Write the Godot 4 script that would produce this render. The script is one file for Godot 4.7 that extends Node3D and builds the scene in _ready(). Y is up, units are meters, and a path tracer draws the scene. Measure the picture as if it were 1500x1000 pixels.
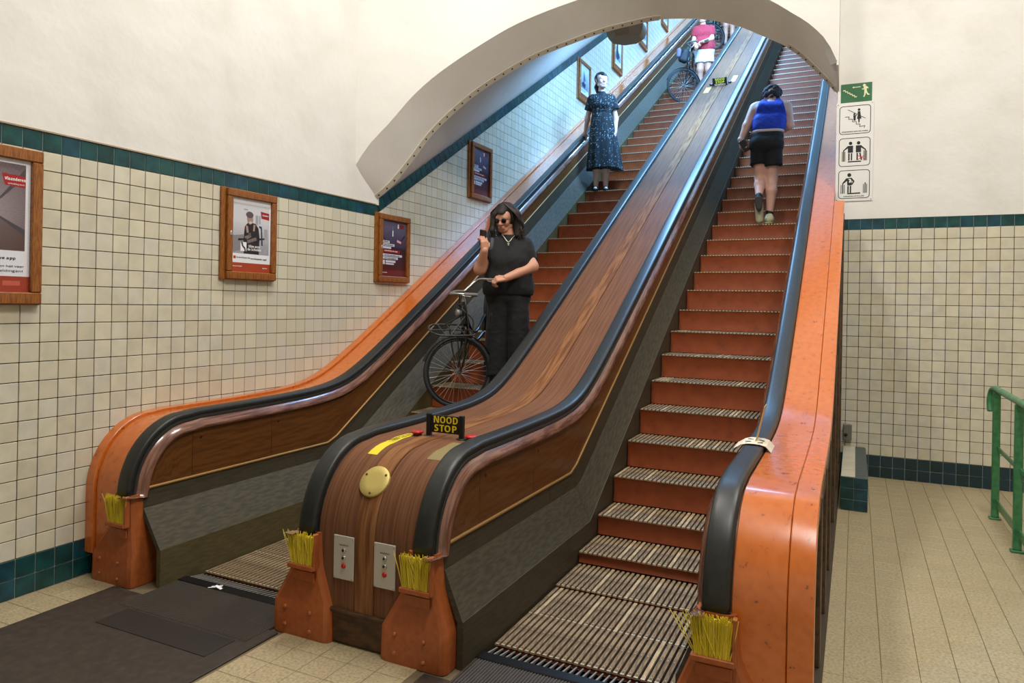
extends Node3D
# Historic escalators in a tiled tunnel hall. Units: metres, y up. x runs to the right across the
# escalators, the escalators climb towards -z; "m" below means -z.

const T := 0.59           # slope of the incline
const CO := 0.8613
const SI := 0.5081
const RUN := 0.3185       # going of one step
const RISE := 0.188
const NOSE := {"left": 1.71, "right": 1.815}   # where the nosing line meets the floor, as m
const FAR := 22.0
const HALL_TOP := 6.4

var M := {}
var _names := {}
var rng := RandomNumberGenerator.new()


func _ready() -> void:
	rng.seed = 11
	# ---- camera
	var cam := Camera3D.new()
	cam.name = "camera"
	add_child(cam)
	var near := 0.05
	var f := 1050.695
	cam.set_frustum(1000.0 / f * near, Vector2(0.0, -(500.0 - 444.834) / f * near), near, 200.0)
	var roll := 0.018
	var b := Basis(Vector3.UP, 0.4465) * Basis(Vector3.BACK, roll)
	cam.transform = Transform3D(b, Vector3(3.844, 1.546, 2.2157))
	cam.current = true
	# ---- environment and exposure
	var we := WorldEnvironment.new()
	we.name = "surroundings"
	var e := Environment.new()
	e.background_mode = Environment.BG_COLOR
	e.background_color = Color(0.02, 0.022, 0.025)
	e.tonemap_mode = Environment.TONE_MAPPER_LINEAR
	e.tonemap_exposure = 1.1
	e.sdfgi_enabled = true
	e.ssao_enabled = true
	e.ssil_enabled = true
	we.environment = e
	add_child(we)
	# ---- light
	hall_lamps()
	tunnel_lamps()
	make_materials()
	# ---- setting
	build_left_wall()
	build_tunnel()
	build_arch()
	build_back_wall()
	build_hall_shell()
	build_floor()
	# ---- escalators
	build_balustrades()
	build_steps()
	build_landings()
	# ---- fittings
	build_fittings()
	# ---- people and bicycles
	build_people()


# ------------------------------------------------------------------ lamps
const WARM := Color(1.0, 0.985, 0.96)
const COLD := Color(0.54, 0.77, 1.0)

func ceiling_lamp(at: Vector3, size: Vector2, colour: Color, energy: float, label: String, tilt := 0.0, glow := 4.0) -> void:
	var t := thing("ceiling_lamp", label, "lamp", at, "")
	t.rotation.x = tilt
	var body := SurfaceTool.new()
	body.begin(Mesh.PRIMITIVE_TRIANGLES)
	box(body, Vector3(0, 0.04, 0), Vector3(size.x + 0.06, 0.08, size.y + 0.06), 0.01)
	add(body, "housing", mat("lamp_housing", Color(0.85, 0.85, 0.83), 0.5), t)
	var g := SurfaceTool.new()
	g.begin(Mesh.PRIMITIVE_TRIANGLES)
	box(g, Vector3(0, -0.005, 0), Vector3(size.x, 0.01, size.y), 0.0)
	var gm := StandardMaterial3D.new()
	gm.albedo_color = Color(0.9, 0.9, 0.9)
	gm.emission_enabled = true
	gm.emission = colour
	gm.emission_energy_multiplier = glow
	add(g, "diffuser", gm, t)
	var l := AreaLight3D.new()
	l.name = "lamp_light"
	l.area_size = size
	l.light_energy = energy
	l.light_color = colour
	l.shadow_enabled = true
	l.area_range = 40.0
	l.area_attenuation = 2.0
	l.rotation.x = -PI / 2
	l.position = Vector3(0, -0.03, 0)
	t.add_child(l)


func hall_lamps() -> void:
	ceiling_lamp(Vector3(1.7, HALL_TOP - 0.09, -1.3), Vector2(0.5, 1.6), WARM, 12.5, "long white ceiling lamp over the newels of the escalators")
	ceiling_lamp(Vector3(4.8, HALL_TOP - 0.09, -2.7), Vector2(0.5, 1.6), WARM, 12.5, "long white ceiling lamp over the walkway by the green railing")
	ceiling_lamp(Vector3(4.0, HALL_TOP - 0.09, 0.9), Vector2(0.5, 1.6), WARM, 15.0, "long white ceiling lamp over the open floor before the escalators")


func tunnel_lamps() -> void:
	var k := 0
	for m in [6.6, 9.5, 12.4, 15.3, 18.2]:
		var y: float = spring(m) + 0.89
		var w: String = ["lowest", "second lowest", "middle", "second highest", "topmost"][k]
		ceiling_lamp(Vector3(1.82, y, -m), Vector2(0.35, 1.2), COLD, 25.0, w + " cold white strip lamp up the tunnel vault", atan(T), 3.0)
		k += 1


# ------------------------------------------------------------------ naming
func put(node: Node3D, called: String, parent: Node) -> Node3D:
	var key := str(parent.get_instance_id()) + called
	var n: int = _names.get(key, 0)
	_names[key] = n + 1
	node.name = called if n == 0 else "%s_%03d" % [called, n]
	parent.add_child(node, true)
	return node


func tag(o: Node, label: String, category: String, group := "") -> void:
	o.set_meta("label", label)
	o.set_meta("category", category)
	if group != "":
		o.set_meta("group", group)


func thing(called: String, label: String, category: String, at := Vector3.ZERO, group := "") -> Node3D:
	var o := Node3D.new()
	put(o, called, self)
	o.position = at
	tag(o, label, category, group)
	return o


func structure(called: String) -> Node3D:
	var o := Node3D.new()
	put(o, called, self)
	o.set_meta("kind", "structure")
	return o


func new_st() -> SurfaceTool:
	var st := SurfaceTool.new()
	st.begin(Mesh.PRIMITIVE_TRIANGLES)
	return st


func add(st: SurfaceTool, called: String, m: Material, parent: Node, at := Vector3.ZERO) -> MeshInstance3D:
	st.generate_normals()
	return inst(st.commit(), called, m, parent, at)


func mesh_of(st: SurfaceTool, m: Material = null) -> ArrayMesh:
	st.generate_normals()
	var me := st.commit()
	if m:
		me.surface_set_material(0, m)
	return me


func inst(mesh: Mesh, called: String, m: Material, parent: Node, at := Vector3.ZERO) -> MeshInstance3D:
	var o := MeshInstance3D.new()
	o.mesh = mesh
	if m:
		o.material_override = m
	o.position = at
	o.cast_shadow = GeometryInstance3D.SHADOW_CASTING_SETTING_ON
	put(o, called, parent)
	return o


# ------------------------------------------------------------------ shapes
func tri(st: SurfaceTool, a: Vector3, b: Vector3, c: Vector3) -> void:
	for p in [a, b, c]:
		st.set_uv(Vector2(p.x + p.z, p.y))
		st.add_vertex(p)


func quad(st: SurfaceTool, a: Vector3, b: Vector3, c: Vector3, d: Vector3, out: Vector3, group := -1) -> void:
	# a flat face turned towards "out", with metre uv
	st.set_smooth_group(group)
	var n := (c - a).cross(b - a)
	var u := (b - a).normalized()
	var w := (n.cross(u)).normalized()
	var p := [a, b, c, a, c, d]
	if n.dot(out) < 0:
		p = [a, c, b, a, d, c]
	for q in p:
		st.set_uv(Vector2((q - a).dot(u), (q - a).dot(w)))
		st.add_vertex(q)


func box(st: SurfaceTool, c: Vector3, s: Vector3, bevel := 0.0, basis := Basis.IDENTITY) -> void:
	st.set_smooth_group(-1)
	var h := s * 0.5
	if bevel <= 0.0:
		for ax in 3:
			for sg in [-1.0, 1.0]:
				var n := Vector3.ZERO
				n[ax] = sg
				var u := Vector3.ZERO
				var v := Vector3.ZERO
				u[(ax + 1) % 3] = h[(ax + 1) % 3]
				v[(ax + 2) % 3] = h[(ax + 2) % 3]
				var o := n * h[ax]
				quad(st, c + basis * (o - u - v), c + basis * (o + u - v), c + basis * (o + u + v), c + basis * (o - u + v), basis * n)
		return
	var hb := h - Vector3.ONE * bevel
	for ax in 3:
		var a1 := (ax + 1) % 3
		var a2 := (ax + 2) % 3
		for sg in [-1.0, 1.0]:
			var n := Vector3.ZERO
			n[ax] = sg
			var u := Vector3.ZERO
			var v := Vector3.ZERO
			u[a1] = hb[a1]
			v[a2] = hb[a2]
			var o := n * h[ax]
			quad(st, c + basis * (o - u - v), c + basis * (o + u - v), c + basis * (o + u + v), c + basis * (o - u + v), basis * n)
			# chamfers along axis a2, between faces ax and a1
			for s1 in [-1.0, 1.0]:
				var n1 := Vector3.ZERO
				n1[a1] = s1
				var p := n * h[ax] + n1 * hb[a1]
				var q := n * hb[ax] + n1 * h[a1]
				quad(st, c + basis * (p - v), c + basis * (p + v), c + basis * (q + v), c + basis * (q - v), basis * (n + n1))
	for sx in [-1.0, 1.0]:
		for sy in [-1.0, 1.0]:
			for sz in [-1.0, 1.0]:
				var o := Vector3(sx, sy, sz)
				var a := c + basis * (o * Vector3(h.x, hb.y, hb.z))
				var b := c + basis * (o * Vector3(hb.x, h.y, hb.z))
				var d := c + basis * (o * Vector3(hb.x, hb.y, h.z))
				if (d - a).cross(b - a).dot(basis * o) < 0:
					tri(st, a, d, b)
				else:
					tri(st, a, b, d)


func loft(st: SurfaceTool, rings: Array, hard := true, caps := true, closed_path := false) -> void:
	# joins rings of equally many points; faces are turned away from the first ring's middle
	var n: int = rings[0].size()
	var mid := Vector3.ZERO
	for p in rings[0]:
		mid += p
	mid /= n
	var mid2 := Vector3.ZERO
	for p in rings[1]:
		mid2 += p
	mid2 /= n
	var axis := (mid2 - mid)
	var area := Vector3.ZERO
	for i in n:
		area += (rings[0][i] - mid).cross(rings[0][(i + 1) % n] - mid)
	var flip := area.dot(axis) > 0
	var count := rings.size()
	var u := 0.0
	var last := count if closed_path else count - 1
	for k in last:
		var r0: PackedVector3Array = rings[k]
		var r1: PackedVector3Array = rings[(k + 1) % count]
		var du := (r1[0] - r0[0]).length()
		var w := 0.0
		for i in n:
			var j := (i + 1) % n
			var dw := (r0[j] - r0[i]).length()
			st.set_smooth_group(i + 1 if hard else 1)
			var ps := [r0[i], r0[j], r1[j], r1[i]]
			var us := [Vector2(u, w), Vector2(u, w + dw), Vector2(u + du, w + dw), Vector2(u + du, w)]
			for q in ([0, 2, 1, 0, 3, 2] if flip else [0, 1, 2, 0, 2, 3]):
				st.set_uv(us[q])
				st.add_vertex(ps[q])
			w += dw
		u += du
	if caps and not closed_path:
		st.set_smooth_group(-1)
		for e in 2:
			var r: PackedVector3Array = rings[0 if e == 0 else count - 1]
			var c := Vector3.ZERO
			for p in r:
				c += p
			c /= n
			for i in n:
				var a := r[i]
				var b := r[(i + 1) % n]
				if (e == 0) != flip:
					tri(st, c, b, a)
				else:
					tri(st, c, a, b)


func sweep(st: SurfaceTool, path: PackedVector2Array, cs: PackedVector2Array, hard := true, caps := true) -> void:
	# path: points (m, y); cs: points (x, offset square to the path)
	var rings := []
	var n := path.size()
	for i in n:
		var t := (path[mini(i + 1, n - 1)] - path[maxi(i - 1, 0)]).normalized()
		var nn := Vector2(-t.y, t.x)
		var r := PackedVector3Array()
		for c in cs:
			var q := path[i] + nn * c.y
			r.append(Vector3(c.x, q.y, -q.x))
		rings.append(r)
	loft(st, rings, hard, caps)


func tube(st: SurfaceTool, pts: PackedVector3Array, radius: float, sides := 8, closed := false, radius_end := -1.0, squash := 1.0) -> void:
	var n := pts.size()
	var rings := []
	var up := Vector3.UP
	var t0 := (pts[1] - pts[0]).normalized()
	if absf(t0.dot(up)) > 0.95:
		up = Vector3.RIGHT
	var side := t0.cross(up).normalized()
	for i in n:
		var a := pts[(i - 1 + n) % n] if closed else pts[maxi(i - 1, 0)]
		var b := pts[(i + 1) % n] if closed else pts[mini(i + 1, n - 1)]
		var t := (b - a).normalized()
		side = (side - t * side.dot(t)).normalized()
		var up2 := side.cross(t)
		var rr := radius if radius_end < 0 else lerpf(radius, radius_end, float(i) / (n - 1))
		var r := PackedVector3Array()
		for k in sides:
			var an := TAU * k / sides
			r.append(pts[i] + side * cos(an) * rr + up2 * sin(an) * rr * squash)
		rings.append(r)
	loft(st, rings, false, not closed, closed)


func rod(st: SurfaceTool, a: Vector3, b: Vector3, r: float, sides := 8, r2 := -1.0) -> void:
	tube(st, PackedVector3Array([a, b]), r, sides, false, r2)


func lathe(st: SurfaceTool, at: Vector3, axis: Vector3, prof: Array, sides := 20) -> void:
	# prof: [distance along the axis, radius] from one end to the other
	var z := axis.normalized()
	var x := z.cross(Vector3.UP if absf(z.y) < 0.9 else Vector3.RIGHT).normalized()
	var y := z.cross(x)
	var rings := []
	for p in prof:
		var r := PackedVector3Array()
		for k in sides:
			var an := TAU * k / sides
			r.append(at + z * p[0] + (x * cos(an) + y * sin(an)) * maxf(p[1], 0.0002))
		rings.append(r)
	loft(st, rings, false, true)


func arc_points(c: Vector3, x: Vector3, y: Vector3, r: float, a0: float, a1: float, n: int) -> PackedVector3Array:
	var o := PackedVector3Array()
	for i in n + 1:
		var a := lerpf(a0, a1, float(i) / n)
		o.append(c + x * cos(a) * r + y * sin(a) * r)
	return o


func smooth_points(pts: Array, per := 6) -> PackedVector3Array:
	# Catmull-Rom through the points
	var o := PackedVector3Array()
	var n := pts.size()
	for i in n - 1:
		var p0: Vector3 = pts[maxi(i - 1, 0)]
		var p1: Vector3 = pts[i]
		var p2: Vector3 = pts[i + 1]
		var p3: Vector3 = pts[mini(i + 2, n - 1)]
		for k in per:
			o.append(p1.cubic_interpolate(p2, p0, p3, float(k) / per))
	o.append(pts[n - 1])
	return o


func text(parent: Node, called: String, words: String, height: float, at: Vector3, basis: Basis, m: Material, weight := 700, width := 0.0, depth := 0.0012, font := "Droid Sans") -> MeshInstance3D:
	# height: of a capital letter; the text is centred on "at" in the xy plane of basis
	var t := TextMesh.new()
	var sf := SystemFont.new()
	sf.font_names = PackedStringArray([font])
	sf.font_weight = weight
	t.font = sf
	t.text = words
	t.font_size = 32
	t.pixel_size = height / 23.0
	t.depth = depth
	t.curve_step = 4.0
	t.line_spacing = -9.0
	t.material = m
	var o := MeshInstance3D.new()
	o.mesh = t
	var bb := basis
	if width > 0.0:
		var w := t.get_aabb().size.x
		if w > 0.0:
			bb = Basis(basis.x * (width / w), basis.y, basis.z)
	o.transform = Transform3D(bb, at)
	put(o, called, parent)
	return o


# ------------------------------------------------------------------ lines of the incline
func spring(m: float) -> float:
	# height of the springing of the tunnel vault
	return 2.44 + T * (m - 2.99)


func line_y(m: float, flat: float, above: float, w := 0.0) -> float:
	# a line that runs level at "flat" and bends up to run "above" the nosing line
	var a := flat
	var b := above / CO + T * (m - 1.75)
	return (a + b + sqrt((a - b) * (a - b) + w * w)) * 0.5


func deck_path(from_y := 0.14, top := 0.855, above := 0.525, front := 0.375, to_m := FAR) -> PackedVector2Array:
	var o := PackedVector2Array()
	var rx := 0.355
	var ry := top - 0.47
	o.append(Vector2(front, from_y))
	if from_y < 0.4:
		o.append(Vector2(front, lerpf(from_y, 0.47, 0.5)))
	for i in 15:
		var a := PI * 0.5 * i / 14.0
		o.append(Vector2(front + rx * (1.0 - cos(a)), 0.47 + ry * sin(a)))
	var m := front + rx + 0.08
	while m < 4.2:
		o.append(Vector2(m, line_y(m, top, above, 0.17)))
		m += 0.09
	while m < to_m:
		o.append(Vector2(m, line_y(m, top, above, 0.17)))
		m += 1.2
	o.append(Vector2(to_m, line_y(to_m, top, above, 0.17)))
	return o


# ------------------------------------------------------------------ materials
const CREAMS := [Color(0.80, 0.775, 0.69), Color(0.82, 0.795, 0.705), Color(0.785, 0.765, 0.69), Color(0.805, 0.785, 0.715), Color(0.79, 0.76, 0.67)]

func mat(key: String, c: Color, rough := 0.6, metal := 0.0, coat := 0.0) -> StandardMaterial3D:
	if M.has(key):
		return M[key]
	var m := StandardMaterial3D.new()
	m.resource_name = key
	m.albedo_color = c
	m.roughness = rough
	m.metallic = metal
	if coat > 0.0:
		m.clearcoat_enabled = true
		m.clearcoat = coat
		m.clearcoat_roughness = 0.12
	M[key] = m
	return m


func noise_tex(seed_: int, freq: float, ramp: Array, octaves := 4, kind := FastNoiseLite.TYPE_SIMPLEX_SMOOTH, side := 512) -> NoiseTexture2D:
	var n := FastNoiseLite.new()
	n.noise_type = kind
	n.seed = seed_
	n.frequency = freq
	n.fractal_octaves = octaves
	var t := NoiseTexture2D.new()
	t.width = side
	t.height = side
	t.seamless = true
	t.noise = n
	var g := Gradient.new()
	var off := PackedFloat32Array()
	var cols := PackedColorArray()
	for r in ramp:
		off.append(r[0])
		cols.append(r[1])
	g.offsets = off
	g.colors = cols
	t.color_ramp = g
	return t


func bump_tex(seed_: int, freq: float, strength: float, octaves := 4) -> NoiseTexture2D:
	var n := FastNoiseLite.new()
	n.seed = seed_
	n.frequency = freq
	n.fractal_octaves = octaves
	var t := NoiseTexture2D.new()
	t.width = 512
	t.height = 512
	t.seamless = true
	t.as_normal_map = true
	t.bump_strength = strength
	t.noise = n
	return t


func tri_map(m: StandardMaterial3D, scale: Vector3, world := true) -> void:
	m.uv1_triplanar = true
	m.uv1_world_triplanar = world
	m.uv1_scale = scale


func g(v: float, c := Color.WHITE) -> Color:
	return Color(c.r * v, c.g * v, c.b * v)


func wood(key: String, dark: Color, mid: Color, light: Color, rough: float, coat: float, scale: Vector2, seed_: int) -> StandardMaterial3D:
	var m := mat(key, Color.WHITE, rough, 0.0, coat)
	m.albedo_texture = noise_tex(seed_, 0.012, [[0.0, dark], [0.42, mid], [0.55, mid.lerp(light, 0.5)], [0.75, light], [1.0, mid]], 5)
	m.uv1_scale = Vector3(scale.x, scale.y, 1)
	return m


func make_materials() -> void:
	# glazed tiles
	for i in 5:
		var m := mat("cream%d" % i, Color.WHITE, 0.28)
		m.albedo_texture = noise_tex(20 + i, 0.02, [[0.0, g(0.95, CREAMS[i])], [0.5, CREAMS[i]], [1.0, g(1.03, CREAMS[i])]], 5, FastNoiseLite.TYPE_SIMPLEX_SMOOTH, 256)
		tri_map(m, Vector3.ONE * 1.3)
		m.metallic_specular = 0.4
	var teals := [Color(0.085, 0.275, 0.285), Color(0.07, 0.245, 0.25), Color(0.08, 0.255, 0.305), Color(0.09, 0.265, 0.262)]
	for i in 4:
		var m := mat("teal%d" % i, Color.WHITE, 0.25)
		m.albedo_texture = noise_tex(40 + i, 0.015, [[0.0, g(0.75, teals[i])], [0.5, teals[i]], [1.0, g(1.25, teals[i])]], 4, FastNoiseLite.TYPE_SIMPLEX_SMOOTH, 256)
		tri_map(m, Vector3.ONE * 1.7)
	for i in 2:
		mat("slate_teal%d" % i, [Color(0.085, 0.20, 0.235), Color(0.075, 0.185, 0.20)][i], 0.25)
	var tv := mat("cream_vertex", Color.WHITE, 0.28)
	tv.vertex_color_use_as_albedo = true
	var tt := mat("teal_vertex", Color.WHITE, 0.25)
	tt.vertex_color_use_as_albedo = true
	mat("grout_dark", Color(0.15, 0.13, 0.11), 0.9)
	mat("grout_light", Color(0.62, 0.66, 0.64), 0.9)
	# plaster: limewash with hairline stains
	var p := mat("plaster", Color.WHITE, 0.75)
	p.albedo_texture = noise_tex(3, 0.006, [[0.0, Color(0.83, 0.82, 0.79)], [0.3, Color(0.86, 0.85, 0.825)], [0.6, Color(0.873, 0.865, 0.842)], [1.0, Color(0.882, 0.877, 0.857)]], 6)
	p.normal_enabled = true
	p.normal_texture = bump_tex(4, 0.012, 3.0, 5)
	p.normal_scale = 0.35
	tri_map(p, Vector3.ONE * 0.45)
	mat("ceiling", Color(0.87, 0.86, 0.835), 0.9)
	mat("strip", Color(0.76, 0.73, 0.67), 0.45)
	mat("black", Color(0.02, 0.02, 0.022), 0.5)
	mat("dark_gap", Color(0.03, 0.025, 0.02), 0.9)
	# floor tiles: speckled beige
	for i in 4:
		var c: Color = [Color(0.655, 0.595, 0.465), Color(0.668, 0.607, 0.475), Color(0.647, 0.588, 0.462), Color(0.66, 0.602, 0.475)][i]
		var m := mat("floor%d" % i, Color.WHITE, 0.5)
		m.albedo_texture = noise_tex(60 + i, 0.09, [[0.0, g(0.78, c)], [0.35, g(0.93, c)], [0.55, c], [1.0, g(1.1, c)]], 4, FastNoiseLite.TYPE_SIMPLEX_SMOOTH, 512)
		tri_map(m, Vector3.ONE * 1.2)
	mat("floor_grout", Color(0.42, 0.36, 0.27), 0.9)
	# escalator finishes
	var deck := wood("deck_wood", Color(0.37, 0.242, 0.168), Color(0.42, 0.284, 0.20), Color(0.465, 0.322, 0.23), 0.5, 0.0, Vector2(0.22, 8.0), 71)
	deck.roughness = 0.62
	deck.metallic_specular = 0.2
	wood("deck_strip", Color(0.36, 0.225, 0.135), Color(0.465, 0.305, 0.19), Color(0.55, 0.385, 0.25), 0.62, 0.0, Vector2(0.32, 5.0), 72).metallic_specular = 0.2
	wood("panel_wood", Color(0.30, 0.172, 0.065), Color(0.355, 0.212, 0.085), Color(0.41, 0.25, 0.105), 0.36, 0.2, Vector2(0.5, 5.0), 73)
	wood("mould_wood", Color(0.30, 0.18, 0.135), Color(0.42, 0.27, 0.21), Color(0.53, 0.37, 0.30), 0.24, 0.7, Vector2(0.6, 6.0), 74)
	wood("skirt_dark", Color(0.205, 0.18, 0.13), Color(0.24, 0.212, 0.155), Color(0.275, 0.245, 0.18), 0.55, 0.0, Vector2(0.8, 9.0), 75)
	wood("skirt_grey", Color(0.26, 0.245, 0.205), Color(0.295, 0.275, 0.23), Color(0.33, 0.31, 0.26), 0.6, 0.0, Vector2(1.4, 7.0), 76).metallic_specular = 0.25
	wood("skirt_olive", Color(0.275, 0.245, 0.145), Color(0.315, 0.28, 0.17), Color(0.355, 0.315, 0.20), 0.5, 0.0, Vector2(1.2, 8.0), 77)
	wood("outer_wood", Color(0.17, 0.115, 0.07), Color(0.27, 0.195, 0.13), Color(0.36, 0.27, 0.18), 0.5, 0.1, Vector2(0.6, 2.5), 78)
	wood("slat_wood", Color(0.34, 0.27, 0.19), Color(0.485, 0.405, 0.30), Color(0.59, 0.51, 0.395), 0.7, 0.0, Vector2(1.2, 6.0), 79)
	wood("slat_wood_pale", Color(0.54, 0.45, 0.335), Color(0.65, 0.565, 0.44), Color(0.71, 0.635, 0.51), 0.7, 0.0, Vector2(1.2, 6.0), 80)
	wood("frame_wood", Color(0.40, 0.225, 0.07), Color(0.52, 0.305, 0.10), Color(0.60, 0.37, 0.14), 0.42, 0.2, Vector2(2.0, 14.0), 81)
	# orange paint with chips down to dark wood
	var op := mat("orange_paint", Color.WHITE, 0.26, 0.0, 0.6)
	op.albedo_texture = noise_tex(90, 0.04, [[0.0, Color(0.27, 0.13, 0.07)], [0.165, Color(0.40, 0.19, 0.09)], [0.185, Color(0.73, 0.375, 0.13)], [0.5, Color(0.765, 0.405, 0.15)], [1.0, Color(0.795, 0.435, 0.175)]], 5)
	tri_map(op, Vector3.ONE * 0.9)
	op.normal_enabled = true
	op.normal_texture = bump_tex(91, 0.008, 2.0, 3)
	op.normal_scale = 0.22
	var op2 := mat("orange_pedestal", Color.WHITE, 0.42)
	op2.albedo_texture = noise_tex(92, 0.03, [[0.0, Color(0.38, 0.20, 0.11)], [0.12, Color(0.59, 0.305, 0.14)], [0.5, Color(0.63, 0.335, 0.16)], [1.0, Color(0.67, 0.37, 0.185)]], 5)
	tri_map(op2, Vector3.ONE * 1.5)
	var ri := mat("riser_paint", Color.WHITE, 0.42)
	ri.albedo_texture = noise_tex(93, 0.02, [[0.0, Color(0.45, 0.205, 0.09)], [0.3, Color(0.52, 0.24, 0.11)], [1.0, Color(0.58, 0.28, 0.135)]], 4)
	tri_map(ri, Vector3.ONE * 0.8)
	var rub := mat("rubber", Color.WHITE, 0.4)
	rub.metallic_specular = 0.45
	rub.albedo_texture = noise_tex(94, 0.05, [[0.0, Color(0.12, 0.124, 0.118)], [0.6, Color(0.15, 0.154, 0.147)], [1.0, Color(0.18, 0.183, 0.173)]], 4, FastNoiseLite.TYPE_SIMPLEX_SMOOTH, 256)
	tri_map(rub, Vector3.ONE * 2.0)
	mat("brass", Color(0.78, 0.70, 0.42), 0.5, 0.6)
	mat("brass_bead", Color(0.62, 0.47, 0.26), 0.4, 0.3)
	mat("steel", Color(0.68, 0.67, 0.64), 0.38, 0.6)
	mat("cap_metal", Color(0.80, 0.73, 0.58), 0.4, 0.5)
	var mr := mat("mat_rubber", Color.WHITE, 0.6)
	mr.albedo_texture = noise_tex(95, 0.03, [[0.0, Color(0.17, 0.138, 0.11)], [0.45, Color(0.20, 0.163, 0.132)], [0.7, Color(0.22, 0.182, 0.15)], [1.0, Color(0.26, 0.218, 0.182)]], 5)
	tri_map(mr, Vector3.ONE * 1.0)
	mat("bristle", Color(0.86, 0.77, 0.15), 0.7)
	mat("bristle_pale", Color(0.88, 0.80, 0.30), 0.7)
	mat("yellow", Color(0.90, 0.80, 0.12), 0.5)
	mat("sticker", Color(0.87, 0.78, 0.10), 0.55)
	mat("faded_sticker", Color(0.50, 0.44, 0.26), 0.6)
	mat("red_button", Color(0.72, 0.07, 0.07), 0.35)
	mat("white_paint", Color(0.86, 0.86, 0.85), 0.45)
	mat("ink", Color(0.035, 0.035, 0.04), 0.6)
	mat("print_white", Color(0.92, 0.92, 0.92), 0.6)
	mat("green_sign", Color(0.02, 0.36, 0.17), 0.4)
	mat("sign_cream", Color(0.86, 0.86, 0.68), 0.5)
	mat("red_print", Color(0.78, 0.10, 0.10), 0.5)
	var gp := mat("green_paint", Color.WHITE, 0.38, 0.0, 0.2)
	gp.albedo_texture = noise_tex(96, 0.03, [[0.0, Color(0.18, 0.40, 0.25)], [0.5, Color(0.24, 0.49, 0.31)], [1.0, Color(0.31, 0.56, 0.38)]], 4, FastNoiseLite.TYPE_SIMPLEX_SMOOTH, 256)
	tri_map(gp, Vector3.ONE * 2.0)


# ------------------------------------------------------------------ tiled walls
var _tile_mesh: ArrayMesh

func tile_basis(along: Vector3, out: Vector3) -> Basis:
	return Basis(along, Vector3.UP, out)


func lay_tiles(parent: Node3D, origin: Vector3, along: Vector3, out: Vector3, k0: int, k1: int, own0: int, own1: int, base := "teal", bases := 4) -> void:
	# a grid of 10 cm tiles, 21 cream rows with a teal row above and two below; columns own0..own1 are parts of their own
	if _tile_mesh == null:
		var ts := new_st()
		box(ts, Vector3.ZERO, Vector3(0.0958, 0.0958, 0.009), 0.0018)
		_tile_mesh = mesh_of(ts)
	var bas := tile_basis(along, out)
	var rest := new_st()
	var any := false
	for k in range(k0, k1):
		for r in range(-1, 23):
			var c := origin + along * (0.1 * k + 0.05) - Vector3.UP * (0.1 * r + 0.05)
			c += out * rng.randf_range(-0.0006, 0.0006)
			var teal := r < 0 or r > 20
			if teal:
				var o := inst(_tile_mesh, "teal_tile", M["teal%d" % rng.randi_range(0, 3)] if r < 0 else M[base + str(rng.randi_range(0, bases - 1))], parent)
				o.transform = Transform3D(bas, c)
			elif k >= own0 and k < own1:
				var o := inst(_tile_mesh, "tile", M["cream%d" % rng.randi_range(0, 4)], parent)
				o.transform = Transform3D(bas.rotated(out, rng.randf_range(-0.006, 0.006)), c)
			else:
				any = true
				rest.set_color(CREAMS[rng.randi_range(0, 4)].srgb_to_linear())
				box(rest, c, Vector3(0.0958, 0.0958, 0.009), 0.0, bas)
	if any:
		var o := add(rest, "further_tiles", M.cream_vertex, parent)
		o.set_meta("kind", "stuff")


func backing(parent: Node3D, called: String, a: Vector3, b: Vector3, m: Material) -> void:
	var st := new_st()
	box(st, (a + b) * 0.5, (b - a).abs(), 0.0)
	add(st, called, m, parent)


func build_left_wall() -> void:
	var w := structure("wall_left")
	backing(w, "grout", Vector3(-0.2, 0.2, 6.0), Vector3(-0.001, 2.3, -3.0), M.grout_dark)
	backing(w, "lower_grout", Vector3(-0.2, -0.2, 6.0), Vector3(-0.0005, 0.2, -3.0), M.grout_light)
	backing(w, "upper_grout", Vector3(-0.2, 2.3, 6.0), Vector3(-0.0005, 2.4, -3.0), M.grout_light)
	backing(w, "plaster", Vector3(-0.2, 2.4, 6.0), Vector3(0.007, HALL_TOP, -3.02), M.plaster)
	backing(w, "plaster_lip", Vector3(-0.05, 2.4, 6.0), Vector3(0.011, 2.408, -2.98), mat("lip", Color(0.62, 0.55, 0.46), 0.8))
	lay_tiles(w, Vector3(0, 2.3, 0), Vector3(0, 0, -1), Vector3(1, 0, 0), -5, 30, -1, 13)


func clip_below(poly: PackedVector2Array, y0: float, slope: float) -> PackedVector2Array:
	# keeps the part of a polygon (m, y) under the line y0 + slope * m
	var o := PackedVector2Array()
	for i in poly.size():
		var a := poly[i]
		var b := poly[(i + 1) % poly.size()]
		var da := a.y - (y0 + slope * a.x)
		var db := b.y - (y0 + slope * b.x)
		if da <= 0:
			o.append(a)
		if (da < 0 and db > 0) or (da > 0 and db < 0):
			o.append(a.lerp(b, da / (da - db)))
	return o


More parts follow.
